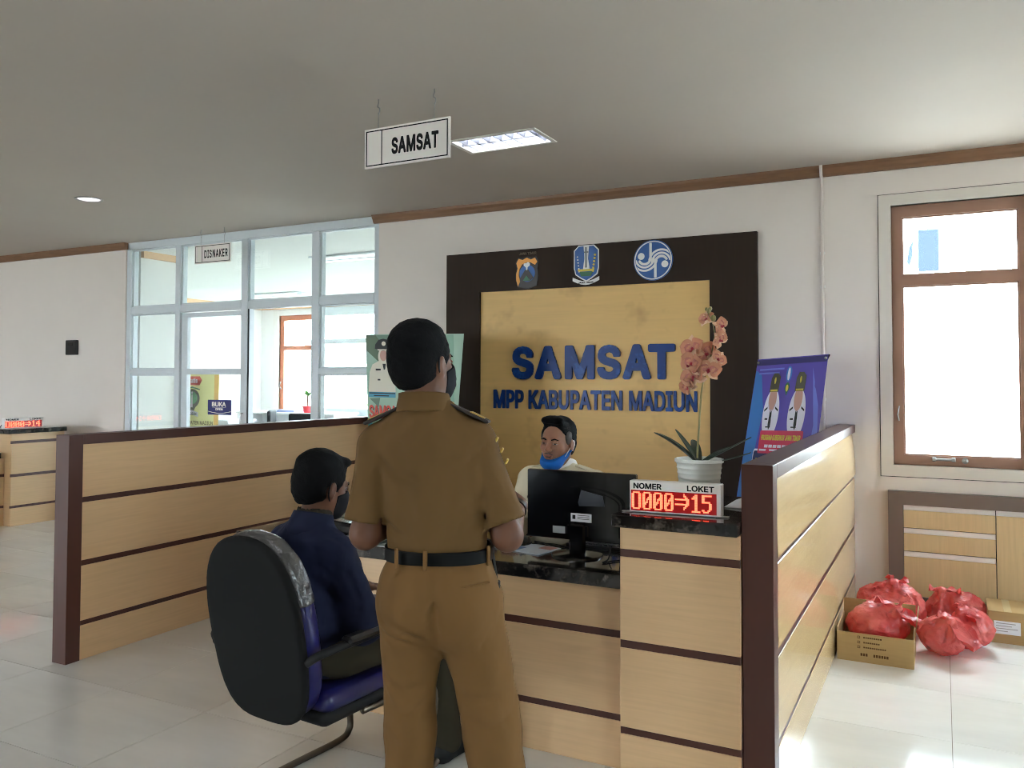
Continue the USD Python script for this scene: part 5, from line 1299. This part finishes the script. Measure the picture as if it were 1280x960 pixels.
# belt and trousers
def ring_band(cx, cy, rx, ry, z0, z1, th, n=56, tilt=0):
    V, Fc_ = [], []
    for i in range(n):
        a = 2 * math.pi * i / n; q = 2.5
        r = (abs(math.cos(a)) ** q + abs(math.sin(a)) ** q) ** (-1 / q)
        for rr, z in ((0, z0), (th, z0), (th, z1), (0, z1)): V.append((cx + (rx + rr) * math.cos(a) * r, cy + (ry + rr) * math.sin(a) * r, z))
    for i in range(n):
        j = (i + 1) % n
        for k in range(4):
            l = (k + 1) % 4; a, b, c, d = i * 4 + k, j * 4 + k, j * 4 + l, i * 4 + l; Fc_ += [[a, b, c], [a, c, d]]
    return trimesh.Trimesh(np.array(V), np.array(Fc_), process=False)
Ft = Field((-.26, -.24, .0), (.34, .22, 1.06), .0068)
Ft.cap((.008, 0, 1.06), (.008, -.005, .95), .146, .152, .05, sy=.84); Ft.ell((.008, -.01, .90), (.160, .138, .13), .05)
for s, x in ((-1, -.070), (1, .086)): Ft.ell((x, -.060, .885), (.084, .085, .12), .08)
Ft.cap((-.076, -.01, .87), (-.080, .0, .50), .094, .073, .03); Ft.cap((-.080, .0, .50), (-.086, -.012, .03), .069, .066, .03)
Ft.cap((.098, -.01, .87), (.166, .0, .50), .098, .083, .03); Ft.cap((.166, .0, .50), (.232, -.012, .03), .083, .084, .03)
for pts, dp, w in ([[(-.15, -.09, .805), (-.08, -.115, .785), (.0, -.10, .74), (.018, -.07, .69)], .013, .012], [[(-.13, -.11, .845), (-.06, -.13, .815), (-.01, -.12, .785)], .008, .011],
                   [[(.015, -.13, .98), (.012, -.15, .88), (.012, -.11, .76)], .010, .014],
                   [[(-.16, -.05, .63), (-.12, -.085, .585), (-.07, -.09, .57), (-.02, -.06, .60)], .010, .012], [[(-.155, -.05, .68), (-.10, -.09, .64), (-.04, -.08, .645)], .006, .013],
                   [[(-.14, -.06, .53), (-.08, -.09, .50), (-.03, -.06, .53)], -.005, .016], [[(-.12, -.08, .95), (-.05, -.13, .93)], .005, .012], [[(-.13, -.06, 1.0), (-.06, -.12, .96), (-.01, -.13, .93)], .006, .010],
                   [[(.05, -.07, .66), (.10, -.095, .62), (.18, -.08, .63)], .006, .014], [[(.22, -.04, .57), (.16, -.09, .54), (.09, -.08, .56)], .006, .014], [[(.09, -.10, .50), (.16, -.1, .40), (.17, -.1, .2)], -.005, .02],
                   [[(-.09, -.09, .46), (-.09, -.09, .2)], -.005, .016], [[(.03, -.05, .70), (.05, -.08, .58), (.06, -.07, .45)], .006, .014], [[(.0, -.05, .66), (-.02, -.07, .56)], .006, .012],
                   [[(.06, -.145, .957), (.16, -.10, .965)], .004, .006]):
    Ft.crease(pts, dp * 1.2, w * 1.1)
Ft.ripple((8, 8, 5), .010, 9); Ft.ripple((24, 24, 14), .004, 45); Ft.cut((0, 0, 1.034), (0, 0, 1)); Ft.cut((0, 0, .032), (0, 0, -1))
tr = part(t, 'trousers', Ft.mesh(), KHAKIT, smooth=True)
blt = part(t, 'belt', ring_band(.008, -.001, .150, .128, 1.014, 1.050, .012), mat('black_belt', S(3, 3, 3), .6, .15), smooth=40)
for x, y in ((-.095, -.132), (-.012, -.149), (.156, -.075)):
    d = np.array([x - .008, y, 0]) ; d /= np.linalg.norm(d)
    m = bx(-.006, .006, -.004, .004, 1.005, 1.062, .002); m = rot(m, [0, 0, 1], math.degrees(math.atan2(d[1], d[0])) + 90); part(tr, 'belt_loop', mv(m, (x + d[0] * .004, y + d[1] * .004, 0)), KHAKIT)
part(tr, 'pocket_welt', tube(bez([(.058, -.149, .957), (.11, -.141, .960), (.165, -.112, .966)], 6), .0035, 6), KHAKIT)
part(tr, 'pocket_button', mv(trimesh.creation.icosphere(1, .007), (.11, -.143, .930)), DRKB)
part(t, 'strap', cat([tube([(.166, -.02, 1.03), (.176, -.028, .97), (.182, -.032, .91)], .006, 6), bx(.172, .190, -.046, -.016, .86, .95, .003), tube([(.182, -.03, .87), (.184, -.03, .81)], .004, 6)]), BLACKM, label='black strap hanging from the right side of the belt')
for s, x in ((-1, -.086), (1, .232)):
    Fo = Field((x - .09, -.16, -.01), (x + .09, .22, .13), .006); Fo.cap((x, -.06, .05), (x, .12, .04), .048, .046, .02); Fo.cap((x, -.05, .05), (x, -.03, .11), .045, .045, .02); Fo.cut((0, 0, .001), (0, 0, -1))
    part(t, 'shoe', Fo.mesh(), BLKGL, smooth=True)
w = np.array(armsA['R'][2]); e = np.array(armsA['R'][1]); d = (w - e) / np.linalg.norm(w - e)
part(t, 'wristwatch', tube([e + (w - e) * .80, e + (w - e) * .90], .035, 18), BLACK, smooth=40, label='black wristwatch')

# ---------------------------------------------------------------- the seated visitor
t = thing('person', 'seated man in navy blue jacket and black mask on the office chair, side-rear view', 'person', (-2.06, 2.45, 0), -5.0, local=True)
hc, HR = (.005, -.015, 1.145), _rotm(-9, -10, 4)
B_ = Field((-.36, -.30, -.005), (.38, .72, 1.30), .0062)
head(B_, hc, HR)
B_.cap((.0, -.07, .98), (.002, -.025, 1.09), .058, .054, .03); B_.cap((-.01, -.06, .55), (-.01, -.06, .86), .10, .105, .03, sy=.7); B_.cap((-.12, -.05, .92), (.09, -.055, .905), .042, .042, .02)
armsB = dict(L=((-.155, -.04, .92), (-.25, .03, .67), (-.10, .25, .695)), R=((.120, -.05, .905), (.185, .01, .655), (.205, .265, .685)))
for k, (s, e, w) in armsB.items(): B_.cap(s, e, .044, .040, .01); B_.cap(e, w, .040, .027, .02)
hand(B_, armsB['R'][2], (-.5, .85, .05), (0, 0, -1), -1, 28); hand(B_, armsB['L'][2], (.5, .85, .02), (0, 0, -1), 1, 28)
legsB = ((-.09, .0, .545), (-.07, .44, .545), (.0, .48, .09)), ((.09, .0, .545), (.16, .44, .545), (.215, .48, .09))
for h_, k_, a_ in legsB:
    B_.cap(h_, k_, .078, .055, .04); B_.cap(k_, a_, .055, .036, .03); B_.cap(a_, (a_[0], a_[1] + .11, .045), .036, .03, .02)
part(t, 'body', B_.mesh(), SKIN, smooth=True)
part(t, 'hair', xform(hair_mesh('tuft'), hc, HR), HAIR, smooth=True); part(t, 'face_mask', xform(mask_mesh(), hc, HR), MBLK, smooth=True); face_parts(t, hc, HR)
for s in (-1, 1): part(t, 'ear_loop', earloop(s, [(.060, .034, -.022), (.076, .008, .020), (.081, -.018, .024), (.083, -.026, .0), (.076, -.014, -.036), (.056, .028, -.085)], hc, HR, .003), MBLK, smooth=True)
Fs = Field((-.38, -.30, .44), (.38, .44, 1.08), .0068)
Fs.cap((-.01, -.05, .54), (-.012, -.045, .66), .148, .143, .06, sy=.85); Fs.cap((-.012, -.045, .66), (-.012, -.065, .88), .134, .140, .07, sy=.78)
Fs.cap((-.135, -.05, .930), (.100, -.058, .918), .060, .058, .06); Fs.cap((0, -.065, .95), (0, -.055, 1.02), .10, .072, .05, sy=.9)
for k, (s, e, w) in armsB.items():
    e, w = np.array(e), np.array(w); Fs.cap(s, e, .068, .070, .03); Fs.cap(e, e + (w - e) * .92, .070, .056, .03)
    d = (w - e) / np.linalg.norm(w - e); Fs.cap(e + d * .1, w + d * .1, .038, .040, .004, sub=True)
for pts, dp, w in ([[(.19, -.07, .85), (.215, -.04, .77), (.21, .0, .70)], .007, .014], [[(.13, .01, .89), (.18, .02, .79)], .007, .014], [[(.23, -.02, .66), (.2, .05, .70)], .010, .012], [[(.23, .06, .65), (.19, .1, .72)], .010, .011],
                   [[(.24, .13, .66), (.19, .17, .73)], .010, .010], [[(.22, -.05, .72), (.18, .04, .74)], .010, .012], [[(.15, .06, .82), (.13, .1, .68)], .008, .016], [[(-.1, -.17, .95), (.08, -.19, .9), (.16, -.12, .84)], .006, .016], [[(.1, -.1, 1.0), (.16, -.07, .95)], .006, .012]):
    Fs.crease(pts, dp, w)
Fs.ripple((11, 11, 8), .012, 21); Fs.ripple((28, 28, 20), .005, 22); Fs.cut((0, 0, .475), (0, 0, -1)); Fs.cut((0, -.05, 1.035), (0, .25, 1))
part(t, 'jacket', Fs.mesh(), NAVYJ, smooth=True)
Fc = Field((-.13, -.2, .95), (.13, .1, 1.10), .0045)
Fc.cap((0, -.068, .985), (0, -.048, 1.045), .088, .075, .004); Fc.cap((0, -.068, .94), (0, -.04, 1.1), .064, .062, .004, sub=True); Fc.cut((0, -.05, 1.050), (0, .25, 1)); Fc.cut((0, .0, 1.0), (0, 1, .4))
part(t, 'collar', Fc.mesh(), NAVYJ, smooth=True)
Fc = Field((-.13, -.2, .95), (.13, .1, 1.12), .0045)
Fc.cap((0, -.066, .99), (0, -.042, 1.056), .071, .0655, .004); Fc.cap((0, -.066, .94), (0, -.036, 1.12), .060, .058, .004, sub=True); Fc.cut((0, -.05, 1.066), (0, .25, 1)); Fc.cut((0, .02, 1.0), (0, 1, .4))
part(t, 'shirt_collar', Fc.mesh(), OLIVE, smooth=True, label='olive shirt collar above the jacket')
Ft = Field((-.28, -.24, .0), (.32, .62, .66), .0075)
Ft.ell((0, -.04, .55), (.17, .14, .10), .05)
for h_, k_, a_ in legsB: Ft.cap(h_, k_, .094, .074, .03); Ft.cap(k_, a_, .076, .068, .03)
for s in (-1, 1):
    Ft.crease([(s * .16, .1, .62), (s * .1, .15, .62), (s * .04, .12, .6)], .008, .013); Ft.crease([(s * .2, .38, .6), (s * .2, .45, .5)], .008, .013)
Ft.ripple((9, 9, 9), .007, 31); Ft.cut((0, 0, .05), (0, 0, -1)); Ft.cut((0, 0, .4575), (0, 0, -1), (-.3, -.3, .3), (.3, .24, .5))
part(t, 'trousers', Ft.mesh(), OLIVE, smooth=True)
for h_, k_, (x, y, z) in legsB:
    Fo = Field((x - .09, y - .12, -.01), (x + .09, y + .24, .13), .006); Fo.cap((x, y - .03, .05), (x, y + .12, .04), .048, .046, .02); Fo.cap((x, y - .02, .05), (x, y, .11), .045, .045, .02); Fo.cut((0, 0, .001), (0, 0, -1))
    part(t, 'shoe', Fo.mesh(), BLACKM, smooth=True)

# ---------------------------------------------------------------- the official behind the desk
t = thing('person', 'seated official in beige uniform with a blue mask under his chin, behind the monitor', 'person', (-1.74, 3.93, 0), 174.0, local=True)
hc, HR = (-.012, .075, 1.222), _rotm(4, 2, -3)
B_ = Field((-.36, -.24, -.005), (.36, .60, 1.37), .0058)
head(B_, hc, HR)
B_.cap((-.0, .0, 1.02), (-.01, .045, 1.16), .060, .056, .03); B_.cap((0, -.02, .60), (0, 0, .93), .12, .145, .05, sy=.7); B_.cap((-.16, .0, .99), (.16, .0, .99), .05, .05, .05)
armsC = dict(L=((-.190, .0, 1.01), (-.245, .06, .775), (-.13, .25, .835)), R=((.190, .0, 1.01), (.245, .06, .775), (.14, .25, .835)))
for k, (s, e, w) in armsC.items(): B_.cap(s, e, .05, .042, .02); B_.cap(e, w, .042, .027, .02)
hand(B_, armsC['R'][2], (-.45, .85, -.02), (0, 0, -1), -1, 8); hand(B_, armsC['L'][2], (.45, .85, -.02), (0, 0, -1), 1, 8)
legsC = ((-.09, .0, .575), (-.12, .42, .575), (-.12, .44, .09)), ((.09, .0, .575), (.12, .42, .575), (.12, .44, .09))
for h_, k_, a_ in legsC:
    B_.cap(h_, k_, .078, .055, .04); B_.cap(k_, a_, .055, .036, .03); B_.cap(a_, (a_[0], a_[1] + .10, .045), .036, .03, .02)
part(t, 'body', B_.mesh(), SKIN2, smooth=True); face_parts(t, hc, HR)
part(t, 'hair', xform(hair_mesh('quiff'), hc, HR), HAIR, smooth=True)
for s in (-1, 1):
    F = Field((.03, -.06, -.03), (.1, .07, .09), .004); F.ell((.066, .012, .035), (.0165, .030, .040), .006); m = F.mesh()
    if s < 0: m.vertices = np.asarray(m.vertices) * [-1, 1, 1]; m.invert()
    part(t, 'temple_hair', xform(m, hc, HR), HAIRG, smooth=True, label='greying hair at the temple')
part(t, 'lips', xform(cat([tube([(-.02, .096, -.062), (0, .1015, -.0595), (.02, .096, -.062)], [.002, .0035, .002], 6), tube([(-.018, .095, -.0735), (0, .100, -.0765), (.018, .095, -.0735)], [.002, .004, .002], 6)]), hc, HR), LIPM, smooth=True)
part(t, 'mouth', xform(tube([(-.015, .0965, -.067), (0, .1005, -.0675), (.015, .0965, -.067)], [.002, .0042, .002], 6), hc, HR), mat('mouth_dark', S(48, 26, 24), .6), smooth=True)
part(t, 'moustache', xform(tube([(-.026, .094, -.056), (-.01, .1035, -.049), (.01, .1035, -.049), (.026, .094, -.056)], [.0012, .0028, .0028, .0012], 6), hc, HR), HAIRG, smooth=True)
F = Field((-.1, -.06, -.16), (.1, .14, .0), .004)
head(F, (0, 0, 0), np.eye(3)); F.ell((0, .054, -.098), (.050, .047, .034), .03); F.d -= .004
F.cut((0, .085, -.080), (0, .62, 1)); F.cut((0, -.0, -.05), (0, -1, -.1)); F.cut((0, 0, -.142), (0, .1, -1))
part(t, 'face_mask', xform(F.mesh(), hc, HR), MBLU, smooth=True, label='blue face mask pulled down below the mouth')
for s in (-1, 1): part(t, 'ear_loop', earloop(s, [(.064, .034, -.062), (.076, .012, -.026), (.083, -.014, .018), (.084, -.028, .0), (.078, -.022, -.034)], hc, HR, .0022), SIGNW, smooth=True)
Fs = Field((-.36, -.22, .55), (.36, .36, 1.12), .0065)
Fs.cap((0, -.01, .60), (0, .0, .74), .165, .165, .06, sy=.85); Fs.cap((0, .0, .74), (0, .0, .93), .155, .170, .07, sy=.78); Fs.cap((-.180, .0, 1.024), (.180, .0, 1.024), .062, .062, .06); Fs.cap((0, .0, 1.03), (0, .012, 1.105), .104, .072, .05, sy=.9)
for k, (s, e, w) in armsC.items():
    e, w = np.array(e), np.array(w); Fs.cap(s, e, .072, .060, .03); Fs.cap(e, e + (w - e) * .9, .060, .046, .03)
for pts, dp, w in ([[(.26, .05, .95), (.27, .07, .83)], .007, .013], [[(.16, .1, .9), (.14, .13, .74)], .007, .014], [[(-.16, .1, .9), (-.14, .13, .74)], .007, .014], [[(.0, .16, 1.0), (.0, .16, .62)], .005, .006], [[(.2, .06, .9), (.24, .1, .8)], .006, .012]): Fs.crease(pts, dp, w)
Fs.ripple((11, 11, 7), .008, 51); Fs.cut((0, 0, .585), (0, 0, -1)); Fs.cut((0, 0, 1.118), (0, -.3, 1)); Fs.cap((0, .0, 1.07), (0, .03, 1.17), .060, .062, .004, sub=True)
part(t, 'shirt', Fs.mesh(), BEIGE, smooth=True)
Fc = Field((-.13, -.13, 1.0), (.13, .14, 1.19), .0045)
Fc.cap((0, .002, 1.070), (0, .018, 1.130), .090, .074, .004); Fc.cap((0, .002, 1.02), (0, .03, 1.19), .064, .0605, .004, sub=True); Fc.cut((0, 0, 1.136), (0, -.25, 1)); Fc.cut((0, .0, 1.070), (0, -.1, -1)); Fc.cap((0, .1, 1.155), (0, .1, 1.055), .034, .004, .003, sub=True)
part(t, 'collar', Fc.mesh(), SIGNW, smooth=True, label='white shirt collar')
for s in (-1, 1):
    part(t, 'epaulette', rot(bx(s * .145 - .062, s * .145 + .062, -.026, .026, 1.088, 1.096, .003), [0, 1, 0], s * 14, (s * .145, 0, 1.09)), BEIGE)
    part(t, 'chest_pocket', Field((s * .1 - .07, .05, .82), (s * .1 + .07, .17, .95), .006).rbox((s * .1, .125, .885), (.052, .012, .05), .006, .004, _rotm(-s * 18, 0, 0)).mesh(), BEIGE, smooth=True)
part(t, 'name_tag', rot(bx(.06, .135, .133, .139, .938, .952, .002), [0, 0, 1], -18, (.1, .13, 0)), BLACK, label='black name tag')
Ft = Field((-.26, -.22, .0), (.26, .60, .70), .008)
Ft.ell((0, -.03, .59), (.17, .14, .10), .05)
for h_, k_, a_ in legsC: Ft.cap(h_, k_, .092, .072, .03); Ft.cap(k_, a_, .074, .066, .03)
Ft.cut((0, 0, .05), (0, 0, -1)); Ft.cut((0, 0, .497), (0, 0, -1), (-.3, -.3, .3), (.3, .24, .55))
part(t, 'trousers', Ft.mesh(), mat('dark_brown_trousers', S(60, 48, 40), .85), smooth=True)
for h_, k_, (x, y, z) in legsC:
    Fo = Field((x - .09, y - .12, -.01), (x + .09, y + .24, .13), .007); Fo.cap((x, y - .03, .05), (x, y + .12, .04), .048, .046, .02); Fo.cap((x, y - .02, .05), (x, y, .11), .045, .045, .02); Fo.cut((0, 0, .001), (0, 0, -1))
    part(t, 'shoe', Fo.mesh(), BLKGL, smooth=True)
